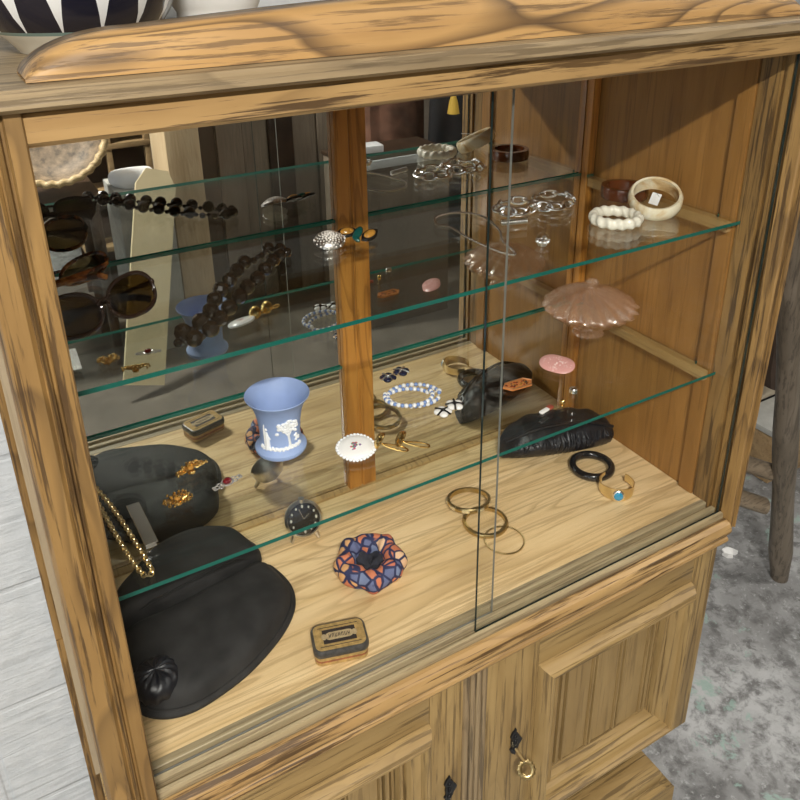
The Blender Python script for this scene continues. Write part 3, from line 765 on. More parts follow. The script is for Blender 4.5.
ring(b, .0285, [(-.0006, -.0015), (.0006, -.0015), (.0006, .0225), (-.0006, .0225)], 60, mod=cuffmod, arc=2 * PI * .80, a0=-PI / 2 - PI * .80)
finish(b, 'cuff', pale_gold, t)
b = B(); ball(b, (0, -.0300, .0100), (.0100, .0028, .0105), 20, 12); finish(b, 'stone_setting', silver, t)
b = B(); ball(b, (0, -.0312, .0100), (.0078, .0036, .0084), 20, 12); finish(b, 'turquoise_stone', turq, t)

# ------------------------------------------------------------------ on the lower shelf
S1 = Z1 + .0006
t = thing('jasper_vase', 'pale blue flared vase with white tree relief on the lower glass shelf', 'vase', (.254, .199, S1))
pf = [(.0325, 0), (.0345, .003), (.0345, .0065), (.0315, .010), (.0285, .0135), (.0272, .018), (.0272, .03), (.0283, .045), (.0305, .058), (.0340, .069), (.0385, .0775), (.0422, .0822), (.0428, .0835), (.0422, .0842), (.0395, .0805), (.0345, .0735), (.0300, .063), (.0262, .045), (.025, .02), (.022, .012)]
b = B(); lathe(b, pf, 64, cap0=True, cap1=True); finish(b, 'vase_body', blue_jasper, t)
def vr(z):
    for (r0, z0), (r1, z1) in zip(pf[4:12], pf[5:13]):
        if z0 <= z <= z1: return r0 + (r1 - r0) * (z - z0) / (z1 - z0)
    return .0275
def vp(deg, z, e=.0): a = math.radians(deg); r = vr(z) + e; return Vector((r * cos(a), r * sin(a), z))
b = B()
tube(b, [vp(276, .016), vp(275, .026), vp(273, .034), vp(271, .041)], [.0022, .0017, .0016, .0012], 8)
tube(b, [vp(273, .034), vp(282, .041), vp(288, .046)], [.0013, .0011, .0008], 6); tube(b, [vp(273, .033), vp(262, .041), vp(256, .045)], [.0012, .001, .0008], 6)
rr = random.Random(3)
for i in range(46):
    d = rr.gauss(273, 13); z = .050 + rr.uniform(-.008, .008) - abs(d - 273) * .00018
    ball(b, vp(d, z), (.0028, .0028, .0022), 8, 6)
for i in range(40): ball(b, vp(190 + i * 3.1, .0155 + .001 * sin(i * 1.7)), (.0024, .0024, .0018 + .0012 * (i % 3 == 0)), 6, 5)
# small standing figure and shrub at the left
tube(b, [vp(212, .016), vp(212, .026), vp(211, .036), vp(211, .041)], [.0042, .0036, .0028, .0016], 8); ball(b, vp(211, .0445), .0022, 8, 6)
tube(b, [vp(211, .037), vp(217, .033), vp(221, .030)], .0012, 6); tube(b, [vp(206, .016), vp(203, .030), vp(204, .046), vp(207, .052)], [.002, .0018, .0014, .0008], 6)
for i in range(10): ball(b, vp(300 + rr.uniform(-7, 7), .020 + rr.uniform(0, .012)), (.0024, .0024, .002), 6, 5)
finish(b, 'tree_relief', white_relief, t)

# cameo / porcelain brooch
t = thing('porcelain_brooch', 'oval white porcelain brooch with painted flowers and beaded edge on lower shelf', 'brooch', (.336, .138, S1 + .006), rot=(math.radians(16), 0, -.5))
b = B(); lathe(b, [(.001, .0062), (.012, .0056), (.018, .004), (.021, .001), (.0205, -.001)], 48, mod=lambda r, z, a: (r * (1 + .18 * cos(a) ** 2), z), cap1=True); finish(b, 'porcelain_disc', white_enamel, t)
b = B()
for i in range(30):
    a = 2 * PI * i / 30; ball(b, (.0215 * (1 + .18 * cos(a) ** 2) * cos(a), .0215 * sin(a), .001), .0024, 8, 6)
finish(b, 'beaded_edge', white_relief, t)
b = B()
for i in range(16):
    a = rr.uniform(0, 2 * PI); q = rr.uniform(0, .008); ball(b, (q * cos(a) * 1.1, q * sin(a), .0060 - q * q * 12), (.0022, .002, .0007), 8, 5, mi=i % 3)
finish(b, 'painted_flowers', [plain('flower_rose', (.55, .12, .17), .3), plain('flower_green', (.13, .22, .11), .3), plain('flower_violet', (.24, .16, .32), .3)], t)

# gold ear clips: filigree discs turned to the mirror, wire clips to the front
def ear_clip(loc, rz, label):
    t = thing('ear_clip', label, 'earring', loc, rz, 'gold filigree ear clips')
    b = B(); Mx = Matrix.Translation((0, .007, .0135)) @ Matrix.Rotation(math.radians(-62), 4, 'X')
    lathe(b, [(.001, .0055), (.006, .005), (.010, .003), (.0122, 0), (.0118, -.0015)], 40, M=Mx, mod=lambda r, z, a: (r, z + .0009 * sin(10 * a) * sin(900 * r)), cap1=True)
    finish(b, 'filigree_disc', gold, t)
    b = B()
    tube(b, smooth_path([(0, .004, .0085), (.004, -.006, .0065), (.006, -.020, .004), (.003, -.030, .003), (-.002, -.030, .003), (-.0035, -.020, .004), (-.002, -.006, .006), (0, .004, .0085)], 36), .0013, 8)
    finish(b, 'clip_wire', gold, t)
    return t
ear_clip((.371, .122, S1), math.radians(48), 'gold filigree ear clip just right of the porcelain brooch')
ear_clip((.398, .112, S1), math.radians(56), 'gold filigree ear clip farther right of the porcelain brooch')

# beaded bracelet, coiled double
t = thing('bead_bracelet', 'coiled blue and white bead bracelet on the lower shelf', 'bracelet', (.466, .212, S1), -.35); t.scale = (1.14, 1.14, 1.14)
bb = (B(), B()); cord = []
npt = 76
for i in range(npt):
    a = 2 * PI * 2 * i / npt; off = .004 if i < npt / 2 else -.004
    rx, ry = (.034, .027) if i < npt / 2 else (.031, .025)
    z = .004 + (.0055 if i > npt / 2 - 3 and sin(a) < .4 else .0)
    p = Vector((rx * cos(a) + off, ry * sin(a) + off, z)); cord.append(p)
    ball(bb[0 if i % 2 else 1], p, .0031 if i % 2 else .0027, 10, 7)
finish(bb[0], 'white_beads', cream_bead, t); finish(bb[1], 'blue_beads', blue_bead, t)
b = B(); tube(b, cord, .0007, 6); finish(b, 'cord', cream_bead, t)

# navy clover earrings and black-and-white earrings
def flower_ear(name, loc, rz, label, group, petal, centre, grid, tilt):
    t = thing(name, label, 'earring', loc, group=group, rot=(math.radians(tilt), 0, rz)); t.scale = (1.45, 1.45, 1.3)
    b = B()
    for i in range(4):
        a = PI / 4 + PI / 2 * i; ball(b, (.0048 * cos(a), .0048 * sin(a), .0042), (.0045, .0045, .0028), 12, 8)
    finish(b, 'petals', petal, t)
    b = B()
    for s in (0, 1): 
        M4 = Matrix.Rotation(PI / 2 * s, 3, 'Z'); tube(b, [M4 @ Vector((-.0092, 0, .0050)), M4 @ Vector((0, 0, .0074)), M4 @ Vector((.0092, 0, .0050))], .0011, 6)
    ball(b, (0, 0, .0068), .0021, 10, 7); finish(b, 'cross_bars', grid, t)
    b = B(); lathe(b, [(.004, 0), (.0045, .0015), (.003, .003)], 16, cap0=True, cap1=True); finish(b, 'clip_back', silver, t)
    return t
e1 = flower_ear('clover_earring', (.464, .278, S1), .2, 'navy four-petal earring with pale cross, left one of the pair', 'navy four-petal earrings', navy, navy, silver, 0)
dup(e1, (.491, .284, S1), (0, 0, .7), 'navy four-petal earring with pale cross, right one of the pair')
e2 = flower_ear('flower_earring', (.4835, .153, S1), .4, 'black and white flower earring, the left one below the bead bracelet', 'black and white flower earrings', white_enamel, black_gloss, black_gloss, 0)
dup(e2, (.5075, .159, S1), (0, 0, 1.1), 'black and white flower earring, the right one beside the dark purse reflection', scale=(1.5, 1.5, 1.4))

# orange lozenge brooch
t = thing('lozenge_brooch', 'copper-orange six-sided brooch with dark mottled centre', 'brooch', (.624, .160, S1), math.radians(-4))
hexo = [(-.026, .002), (-.018, .0105), (.016, .0115), (.026, .001), (.018, -.0105), (-.017, -.0105)]
b = B(); prism(b, hexo, 2, .002, .0048); prism(b, [(x * .3, y * .3) for x, y in hexo], 2, .0, .002); finish(b, 'brooch_plate', orange, t)
b = B()
for i in range(42):
    x = rr.uniform(-.019, .019); y = rr.uniform(-.0075, .0075) * (1 - abs(x) / .05); ball(b, (x, y, .0048), (.0018, .0016, .0008), 7, 5, mi=i % 3)
finish(b, 'mottled_centre', [red_dark, amber, tin_black], t)
b = B(); tube(b, [(x * .96, y * .96, .0050) for x, y in hexo], .0010, 6, True); finish(b, 'rim', plain('copper_rim', (.70, .36, .17), .3, .8), t)

# pink oval brooch on a little stand pin
t = thing('pink_brooch', 'oval pink enamel brooch tilted up below the pink glass dish', 'brooch', (.713, .175, S1 + .0062), rot=(math.radians(18), math.radians(0), math.radians(-62)))
b = B(); lathe(b, [(.001, .0044), (.010, .004), (.0165, .0026), (.0185, .0005), (.018, -.001)], 44, mod=lambda r, z, a: (r * (1 + .55 * cos(a) ** 2), z), cap1=True); finish(b, 'enamel_oval', rose, t)
b = B()
for i in range(64):
    a = rr.uniform(0, 2 * PI); q = .017 * rr.uniform(0, 1) ** .5; ball(b, (q * cos(a) * (1 + .5 * cos(a) ** 2), q * sin(a), .0042 - q * q * 8), (.0014, .0014, .0009), 6, 5)
finish(b, 'seed_texture', plain('pale_pink_seed', (.86, .62, .58), .3), t)

# red gem brooch
t = thing('gem_brooch', 'small white filigree brooch with an oval dark red gem', 'brooch', (.165, .159, S1), math.radians(14))
b = B(); ball(b, (0, 0, .0062), (.0060, .0050, .0036), 18, 10); finish(b, 'red_gem', red_gem, t)
b = B(); ring(b, .0066, circ(.0012, .0012, 8, .004), 36, mod=lambda r, z, a, R: (r * (1 + .12 * cos(a) ** 2) + .0004 * sin(18 * a), z))
for s in (-1, 1):
    for (dx, dy, q) in ((.0105, .0026, .0026), (.0105, -.0026, .0026), (.0150, 0, .0030), (.0185, 0.0016, .0018), (.0185, -.0016, .0018)):
        ring(b, q, circ(.0008, .0008, 6, .0032), 18, c=(s * dx, dy, 0))
lathe(b, [(.003, 0), (.004, .003)], 14, cap0=True, cap1=True); finish(b, 'filigree_setting', plain('bright_silver', (.92, .90, .87), .2, .8), t)

# gold flower brooches
def gold_spray(loc, rz, label, long):
    t = thing('gold_brooch', label, 'brooch', loc, rz, 'gold spray brooches')
    b = B(); R2 = random.Random(int(loc[0] * 1e4))
    for i in range(15):
        if long:
            u = -1 + 2 * i / 14; c = Vector((.019 * u, .007 * (1 - u * u) - .002, .005 + .004 * (1 - u * u)))
        else:
            a = 2 * PI * i / 14; q = .010 if i < 14 else 0; c = Vector((q * 1.35 * cos(a), q * sin(a), .0055))
        for j in range(5):
            d = Vector((R2.uniform(-1, 1), R2.uniform(-1, 1), R2.uniform(-.2, 1))).normalized() * .0042
            ball(b, c + d, R2.uniform(.0011, .0020), 7, 5)
        tube(b, [c * .4 + Vector((0, 0, .002)), c + Vector((0, 0, .002))], .0009, 5)
    finish(b, 'gold_leaves', gold, t)
    b = B(); ball(b, (0, 0, .0075), (.0040, .0035, .0030), 12, 8)
    finish(b, 'stone', amber, t)
    b = B(); lathe(b, [(.005, 0), (.0055, .002), (.004, .0035)], 16, cap0=True, cap1=True); finish(b, 'clip_back', gold, t)
    return t
gold_spray((.133, .207, S1), math.radians(12), 'gold curved spray brooch lying above the round one on the lower shelf', True)
gold_spray((.101, .155, S1), math.radians(0), 'gold round cluster brooch nearer the glass on the lower shelf', False)

# gold chain and silver mesh clip
t = thing('gold_chain', 'pale gold curb chain looped along the lower shelf by left post', 'chain', (.03, .16, S1))
cp = smooth_path([(-.020, .115, .004), (-.010, .07, .004), (.000, .02, .004), (.008, -.04, .004), (.013, -.085, .004), (.0145, -.106, .004), (.009, -.112, .004), (.004, -.104, .004), (-.002, -.07, .004), (-.008, -.02, .004), (-.014, .04, .004), (-.022, .085, .004)], 300)
# even spacing of links along the path
acc = [0.0]
for i in range(1, len(cp)): acc.append(acc[-1] + (cp[i] - cp[i - 1]).length)
b = B(); step = .0052; nlk = int(acc[-1] / step); j = 0
for i in range(nlk):
    s_ = i * step
    while j < len(acc) - 2 and acc[j + 1] < s_: j += 1
    p = cp[j]; tg = (cp[j + 1] - cp[j]).normalized(); an = math.atan2(tg.y, tg.x)
    Mx = Matrix.Rotation(an, 3, 'Z') @ Matrix.Rotation(math.radians(38 if i % 2 else -38), 3, 'X')
    ring(b, .0028, circ(.0009, .0009, 6), 14, M=Matrix(((1.35, 0, 0), (0, .95, 0), (0, 0, 1))) if False else Mx @ Matrix.Diagonal((1.3, .95, 1)), c=p - Vector((0, 0, .0004)))
finish(b, 'links', pale_gold, t)
t = thing('mesh_clip', 'flat silver mesh clip lying across the gold chain', 'clip', (.0525, .130, S1), math.radians(2))
b = B()
for i in range(9): tube(b, [(-.0066 + .00165 * i, .040, .0088), (-.0066 + .00165 * i, 0, .0094), (-.0066 + .00165 * i, -.040, .0088)], .0008, 6)
for y in (.038, .0, -.036): box(b, -.0074, .0074, y - .001, y + .001, .0080, .0088, .0002)
for y in (.036, -.034): box(b, -.006, .006, y - .002, y + .002, .0, .0085, .0004)
finish(b, 'mesh_strands', silver, t)

# pink pressed-glass covered dish
t = thing('covered_dish', 'pink pressed glass covered dish with swirled ribs and knob', 'dish', (.838, .24, S1))
def swirl(amp, tw, n=18): return lambda r, z, a: (r * (1 + amp * sin(n * a + tw * r) * min(1, r / .02)), z + amp * .03 * cos(n * a + tw * r) * min(1, r / .02))
b = B(); lathe(b, [(.024, 0), (.026, .002), (.022, .005), (.010, .009), (.009, .014), (.020, .0185), (.040, .026), (.060, .036), (.0735, .0475), (.0755, .050), (.0725, .050), (.058, .039), (.038, .029), (.016, .022), (.001, .0215)], 108, mod=swirl(.055, 60)); finish(b, 'bowl', pink_glass, t, sharp=80)
b = B(); lathe(b, [(.0765, .0505), (.0775, .0525), (.0745, .0560), (.066, .0640), (.052, .0725), (.036, .0795), (.020, .0840), (.008, .0862), (.007, .0862), (.018, .0815), (.034, .0770), (.050, .070), (.064, .0615), (.0735, .0535), (.0745, .0505)], 108, mod=swirl(.06, -70)); lidp = finish(b, 'dish_lid', pink_glass, t, sharp=80)
b = B(); lathe(b, [(.006, .0855), (.0055, .0885), (.0095, .0925), (.0105, .0965), (.008, .1005), (.001, .1020)], 40, mod=lambda r, z, a: (r * (1 + .06 * sin(8 * a)), z)); finish(b, 'knob', pink_glass, lidp)

# three small bits near the front edge of the lower shelf
t = thing('enamel_pin', 'tiny white bar pin with a red end on the lower shelf', 'pin', (.617, .086, S1), math.radians(12))
b = B(); box(b, -.013, .004, -.003, .003, .0, .0032, .0008); finish(b, 'white_bar', white_enamel, t)
b = B(); box(b, .0042, .013, -.0038, .0038, .0, .004, .001); finish(b, 'red_end', plain('brick_red_enamel', (.33, .07, .04), .3), t)
t = thing('gold_stud', 'tiny gold ball stud beside a silver-topped bottle', 'earring', (.646, .085, S1))
b = B(); ball(b, (0, 0, .0062), .0042); finish(b, 'stud_ball', gold, t)
b = B(); lathe(b, [(.0035, 0), (.003, .001), (.001, .0015), (.001, .004)], 12, cap0=True, cap1=True); finish(b, 'stud_base', gold, t)
t = thing('scent_bottle', 'tiny clear glass bottle with a silver cap on the lower shelf', 'bottle', (.667, .086, S1))
b = B(); lathe(b, [(.0062, 0), (.0068, .001), (.0068, .011), (.005, .0135), (.004, .0145)], 20, cap0=True, cap1=True); finish(b, 'glass_body', clear_glass, t)
b = B(); lathe(b, [(.0055, .0146), (.0064, .0154), (.0064, .0205), (.005, .0222), (.001, .0226)], 20, cap0=True, cap1=True); finish(b, 'cap', silver, t)

# ------------------------------------------------------------------ on the upper shelf
S2 = Z2 + .0006
def sunglasses(loc, rz, tilt, label, frame, lens, k=1.0, temple_mat=None):
    t = thing('sunglasses', label, 'sunglasses', loc, rz)
    Rx = Matrix.Rotation(math.radians(tilt), 3, 'X')
    def lens_out(cx, s, n=48, q=1.0):
        o = []
        for i in range(n):
            a = 2 * PI * i / n; c_, s_ = cos(a), sin(a)
            x = .0285 * math.copysign(abs(c_) ** .85, c_); z = .0225 * math.copysign(abs(s_) ** .9, s_)
            z += .0035 * (x * s / .0285) * (1 if s_ > 0 else .2)
            o.append(Vector((cx + x * q, .10 * ((cx + x) ** 2), z * q + .0245)))
        return o
    fr = B(); br_pts = None
    for s in (-1, 1):
        lo = lens_out(s * .033, s)
        tube(fr, [Rx @ p for p in lo], .0021, 8, True, flat=1.2)
    tube(fr, [Rx @ Vector(p) for p in ((-.0075, .0, .027), (-.004, -.002, .0305), (.004, -.002, .0305), (.0075, .0, .027))], [.0024, .002, .002, .0024], 8)
    for s in (-1, 1):
        ball(fr, Rx @ Vector((s * .062, .0005, .031)), (.0032, .0028, .0042), 10, 8)
    finish(fr, 'frame', frame, t)
    for s in (-1, 1):
        b = B(); o = [Rx @ p for p in lens_out(s * .033, s, 48, .97)]
        c = Rx @ Vector((s * .033, .10 * .033 ** 2 - .0022, .0245)); rows = []
        for q in (1.0, .7, .4, .12): rows.append([c + (p - c) * q - Rx @ Vector((0, .0012 * (1 - q * q), 0)) for p in o])
        grid_surf(b, rows, True, 0, False, True); finish(b, 'lens', lens, t)
    for s in (-1, 1):
        b = B(); y0 = .007 if s < 0 else .0105
        pth = smooth_path([Rx @ Vector(p) for p in ((s * .062, y0 - .004, .031), (s * .054, y0 + .002, .031), (s * .02, y0 + .004, .029), (-s * .02, y0 + .004, .0265), (-s * .046, y0 + .003, .019), (-s * .056, y0 + .002, .013))], 30)
        tube(b, pth, [.0016 + .0014 * (i / 29) for i in range(30)], 8, flat=1.5); finish(b, 'temple', temple_mat or frame, t)
    return t
sunglasses((.062, .155, S2 + .0026), math.radians(20), -28, 'large dark brown sunglasses leaning at the left of the upper shelf', dark_frame, lens_glass)
sunglasses((.0225, .288, S2 + .0026), math.radians(197), -28, 'tortoiseshell sunglasses half hidden by the left post, facing the mirror', tortoise, lens_glass)

# brown bead necklace
t = thing('bead_necklace', 'chunky smoky brown bead necklace lying diagonally on the upper shelf', 'necklace', (.2, .17, S2))
bl = [(.119, .088, 1), (.142, .103, 1), (.160, .124, 1), (.173, .150, 1), (.188, .174, 1), (.206, .196, 1), (.224, .220, 1), (.241, .241, 1), (.257, .252, .5), (.272, .264, .5), (.286, .275, .9), (.300, .268, .8), (.303, .252, .7), (.290, .244, .9),
      (.274, .228, 1), (.255, .206, 1), (.237, .184, 1), (.217, .165, 1), (.200, .144, 1), (.180, .121, 1), (.162, .100, 1), (.146, .080, 1), (.125, .068, 1), (.110, .076, .5)]
nb = B(); sb = B(); pts = []
for i, (x, y, s) in enumerate(bl):
    r = .0094 * s; p = Vector((x - .2, y - .17, r)); pts.append(p)
    Mx = Matrix.Rotation(i * 1.3, 3, 'Z') @ Matrix.Rotation(i * .7, 3, 'X')
    ball(nb, p, r, 10, 6, M=Mx)
for i in range(len(pts)):
    a, c = pts[i], pts[(i + 1) % len(pts)]; q = (a + c) / 2; ball(sb, Vector((q.x, q.y, .006)), .0034, 8, 6)
finish(nb, 'large_beads', bead_glass, t, sharp=15)
finish(sb, 'spacer_beads', plain('dark_spacer_glass', (.02, .016, .013), .05, coat=.8), t)
b = B(); tube(b, [Vector((p.x, p.y, .0065)) for p in pts], .0006, 6, True); finish(b, 'cord', black_gloss, t)

# seed pearl brooch and tiger-eye brooch
t = thing('pearl_brooch', 'domed oval brooch of white seed pearls by the mirror divider', 'brooch', (.369, .262, S2 + .0062), rot=(math.radians(20), 0, math.radians(-10))); t.scale = (1.05, 1.05, 1.05)
b = B(); lathe(b, [(.001, .0095), (.010, .008), (.0165, .004), (.018, .0)], 36, mod=lambda r, z, a: (r * (1 + .15 * cos(a) ** 2), z), cap1=True); finish(b, 'dome', dull_silver, t)
b = B()
for i in range(90):
    a = i * 2.39996; q = .0175 * ((i + .5) / 90) ** .5; z = .0095 - q * q * 27
    ball(b, (q * cos(a) * (1 + .15 * cos(a) ** 2), q * sin(a), max(.0018, z)), .0018, 7, 5)
finish(b, 'seed_pearls', pearl, t)
t = thing('eye_brooch', 'brooch with two amber eye stones in black and green surrounds', 'brooch', (.412, .262, S2 + .0064), rot=(math.radians(32), 0, math.radians(-14))); t.scale = (1.12, 1.12, 1.12)
for (cx_, cy_, an) in ((-.013, .004, .1), (.014, -.004, .5)):
    b = B(); Mz = Matrix.Rotation(an, 4, 'Z')
    lathe(b, [(.001, .0058), (.010, .0054), (.0135, .004), (.0135, .001)], 36, M=Matrix.Translation((cx_, cy_, 0)) @ Mz, mod=lambda r, z, a: (r * (1 - .48 * abs(sin(a)) ** .8), z), cap1=True); sd = finish(b, 'black_surround', black_gloss, t)
    b = B(); ball(b, (cx_, cy_, .0052), (.0088, .0052, .0034), 18, 10, M=Mz.to_3x3()); finish(b, 'amber_stone', amber, sd)
b = B(); ball(b, (0, 0, .0045), (.0055, .0110, .0035), 12, 8, M=Matrix.Rotation(-.6, 3, 'Z')); ball(b, (-.004, -.008, .004), (.0035, .007, .003), 12, 8, M=Matrix.Rotation(.5, 3, 'Z')); finish(b, 'green_leaf', green_dark, t)

# fine silver chain necklace
t = thing('chain_necklace', 'fine silver bead chain necklace laid in a loop on the upper shelf', 'necklace', (.57, .2, S2))
cp = smooth_loop([(.547 - .57, .276 - .2), (.536 - .57, .250 - .2), (.545 - .57, .232 - .2), (.541 - .57, .178 - .2), (.545 - .57, .115 - .2), (.558 - .57, .100 - .2), (.574 - .57, .148 - .2), (.595 - .57, .182 - .2), (.608 - .57, .222 - .2), (.611 - .57, .252 - .2), (.594 - .57, .280 - .2), (.565 - .57, .286 - .2)], 150)
b = B()
for p in cp: ball(b, (p.x, p.y, .0020), .0019, 6, 4)
finish(b, 'bead_chain', silver, t)
b = B(); tube(b, [(p.x, p.y, .0014) for p in cp], .0005, 5, True); finish(b, 'chain_cord', silver, t)

# silver link bracelets
def link_bracelet(loc, rz, R, nl, label, squash):
    t = thing('link_bracelet', label, 'bracelet', loc, rz, 'silver bracelets on the upper shelf')
    for i in range(nl):
        a = 2 * PI * i / nl; an = a + PI / 2; b = B()
        Mx = Matrix.Rotation(an, 3, 'Z') @ Matrix.Rotation(math.radians(70 if i % 2 else 25), 3, 'X') @ Matrix.Diagonal((1.75, 1.0, 1.0))
        ring(b, .0070, circ(.0021, .0021, 8), 24, M=Mx, c=(R * cos(a), R * squash * sin(a), .0085)); finish(b, 'link', silver, t)
    return t
link_bracelet((.672, .245, S2), .2, .031, 9, 'silver link bracelet overlapped by a second one, the left of the two', .8)
link_bracelet((.737, .238, S2), .5, .036, 10, 'silver link bracelet lying right of its twin behind the white bangle', .8)
b = B()
for i in range(12): ring(b, .0036, circ(.0009, .0009, 6), 14, M=Matrix.Rotation(PI / 2, 3, 'Y'), c=(-.018 + i * .0033, 0, .0047))
tube(b, [(-.02, 0, .0047), (.02, 0, .0047)], .0018, 8)
o = finish(b, 'coil_pin', dull_silver, None, (.631, .196, S2), (0, 0, math.radians(-16))); tag(o, 'short silver coil bar pin below the silver bracelets', 'pin')
# crystal earring
t = thing('crystal_earring', 'faceted crystal cluster earring above the pink glass dish', 'earring', (.612, .110, S2), rot=(math.radians(0), 0, .4))
b = B(); ball(b, (0, 0, .0105), (.0088, .0088, .0075), 9, 6); finish(b, 'crystal', clear_glass, t, sharp=5)
b = B()
for i in range(8): a = PI / 4 * i; ball(b, (.0076 * cos(a), .0076 * sin(a), .006), .0028, 8, 6)
lathe(b, [(.007, 0), (.008, .004), (.005, .007)], 18, cap0=True, cap1=True); finish(b, 'silver_setting', silver, t)

# three bangles
b = B(); ring(b, .0315, circ(.0058, .0078, 14, .0085), 120, mod=lambda r, z, a, R: (r + .0013 * sin(14 * a) * (1 if r > R else .4), z + .0009 * cos(14 * a)))
o = finish(b, 'carved_bangle', bone, None, (.757, .124, S2)); tag(o, 'white scalloped bangle in front of the marbled bangle', 'bangle')
t = thing('marbled_bangle', 'cream marbled wide bangle with a white price tag, propped up', 'bangle', (.842, .132, S2 + .0205), rot=(math.radians(24), math.radians(-10), math.radians(-20)))
b = B(); ring(b, .0355, [(-.0032, -.0105), (0, -.0118), (.0030, -.008), (.0040, 0), (.0030, .008), (0, .0118), (-.0032, .0105), (-.0025, 0)], 80); finish(b, 'band', marbled, t)
b = B(); box(b, -.0070, .0070, -.0005, .0003, -.0095, .0085, .0003); tube(b, [(0, 0, .008), (-.004, -.012, .0115), (-.003, -.030, .0112)], .0005, 5)
bmesh.ops.rotate(b, verts=b.verts[:], cent=(0, 0, 0), matrix=Matrix.Rotation(-.35, 3, 'Z') @ Matrix.Rotation(-.45, 3, 'X') @ Matrix.Rotation(.3, 3, 'Y')); tg = finish(b, 'price_tag', paper, t)
b = B(); ring(b, .0325, [(-.0045, -.0092), (.0032, -.0092), (.0042, -.004), (.0042, .004), (.0032, .0092), (-.0045, .0092)], 72)
o = finish(b, 'brown_bangle', brown_resin, None, (.862, .213, S2 + .0094)); tag(o, 'dark brown bangle behind the marbled one on the upper shelf', 'bangle')

# ------------------------------------------------------------------ right of the cabinet
t = thing('trestle', 'weathered round-legged wooden trestle standing right of the cabinet', 'trestle', (1.45, .35, FZ))
def leg(x0, y0, x1, y1):
    b = B(); p0 = Vector((x0 - 1.45, y0 - .35, .0)); p1 = Vector((x1 - 1.45, y1 - .35, 1.28))
    n = 14; pts = [p0.lerp(p1, i / (n - 1)) for i in range(n)]
    tube(b, pts, [.0265 + .002 * sin(i * 1.7) - .006 * (i == 0) for i in range(n)], 18); finish(b, 'leg', old_wood, t)
leg(1.583, .235, 1.30, .235)
leg(1.17, .52, 1.22, .40)
for (z, w) in ((.345, .0), (.245, .015)):
    b = B(); a = Vector((1.500 - 1.45, .262 - .35, z)); c = Vector((1.19 - 1.45, .470 - .35, z + .13)); 
    if w: c.z -= .0
    tube(b, [a, a.lerp(c, .5), c], .024, 12, flat=.8); finish(b, 'stretcher', rail_wood, t)
b = B(); tube(b, [(-.30, .02, 1.28), (-.12, -.05, 1.29)], .04, 12); finish(b, 'top_beam', old_wood, t)
t = thing('wooden_box', 'low brown wooden box on the floor behind the trestle', 'box', (2.06, .56, FZ))
b = B(); box(b, -.17, .09, -.06, .07, .0, .165, .004); finish(b, 'box_body', crate_wood, t)
b = B(); box(b, -.18, .06, -.07, .075, .1655, .185, .004); finish(b, 'box_lid', grey_paint, t)
b = B(); tube(b, smooth_path([(2.105 - 2.1, -.004, .19), (.000, -.015, .10), (-.012, -.03, .05), (-.020, -.035, .012)], 16), .014, 12)
o = finish(b, 'pipe', white_metal, None, (2.235, .55, FZ)); tag(o, 'curved white plastic pipe end beside the wooden box', 'pipe')
b = B(); prism(b, [(1.80, -.25), (1.815, -.305), (1.84, -.318), (1.88, -.318), (1.905, -.29), (1.91, -.2), (1.90, .9), (1.76, .9)], 1, .50, .535); bmesh.ops.translate(b, verts=b.verts[:], vec=(-1.85, -.52, 0))
o = finish(b, 'dark_panel', dark_wood, None, (1.85, .52, 0)); tag(o, 'dark brown rounded wooden panel behind the trestle leg', 'panel')
b = B(); box(b, -.05, .16, -.02, .02, -.175, .5, .004); o = finish(b, 'card_board', cloth_beige, None, (1.99, .66, -.300)); tag(o, 'upright beige card sheet standing behind the wooden box', 'card')
b = B(); box(b, -.02, .4, -.03, .03, .0, 1.6, .004); o = finish(b, 'black_screen', cloth_black, None, (2.06, .718, FZ)); tag(o, 'tall black board leaning in the corner behind the trestle', 'board')
b = B(); prism(b, [(-.020, -.012), (-.006, -.020), (.002, -.012), (.017, -.016), (.022, .004), (.010, .010), (.012, .018), (-.008, .015), (-.012, .004), (-.022, .003)], 2, 0.0005, .006)
for v_ in b.verts:
    if v_.co.z > .003: v_.co.z += .006 * sin(170 * v_.co.x + 90 * v_.co.y); v_.co.z = max(.003, v_.co.z)
o = finish(b, 'paper_scrap', paper, None, (1.545, .362, FZ)); tag(o, 'small white paper scrap on the concrete floor', 'paper')

m, nt, out = new_mat('added_rug_pile')
f = noise(nt, coords(nt), 7, 6); f2 = noise(nt, coords(nt), 160, 2)
principled(nt, out, mixc(nt, f2, ramp(nt, f, [(.35, (.12, .102, .083)), (.65, (.22, .188, .153))]), (.05, .04, .03)), .95, 0, bump(nt, f2, .3, .003)); rug_mat = m
b = B(); box(b, -1.1, 1.55, -1.15, 1.0, .0005, .009, .003)  # rug added to dim the floor's reflection in mirror and door glass
o = finish(b, 'rug', rug_mat, None, (.75, -1.5, FZ)); tag(o, 'worn brown-grey rug added to darken the shop floor seen in the mirror', 'rug')
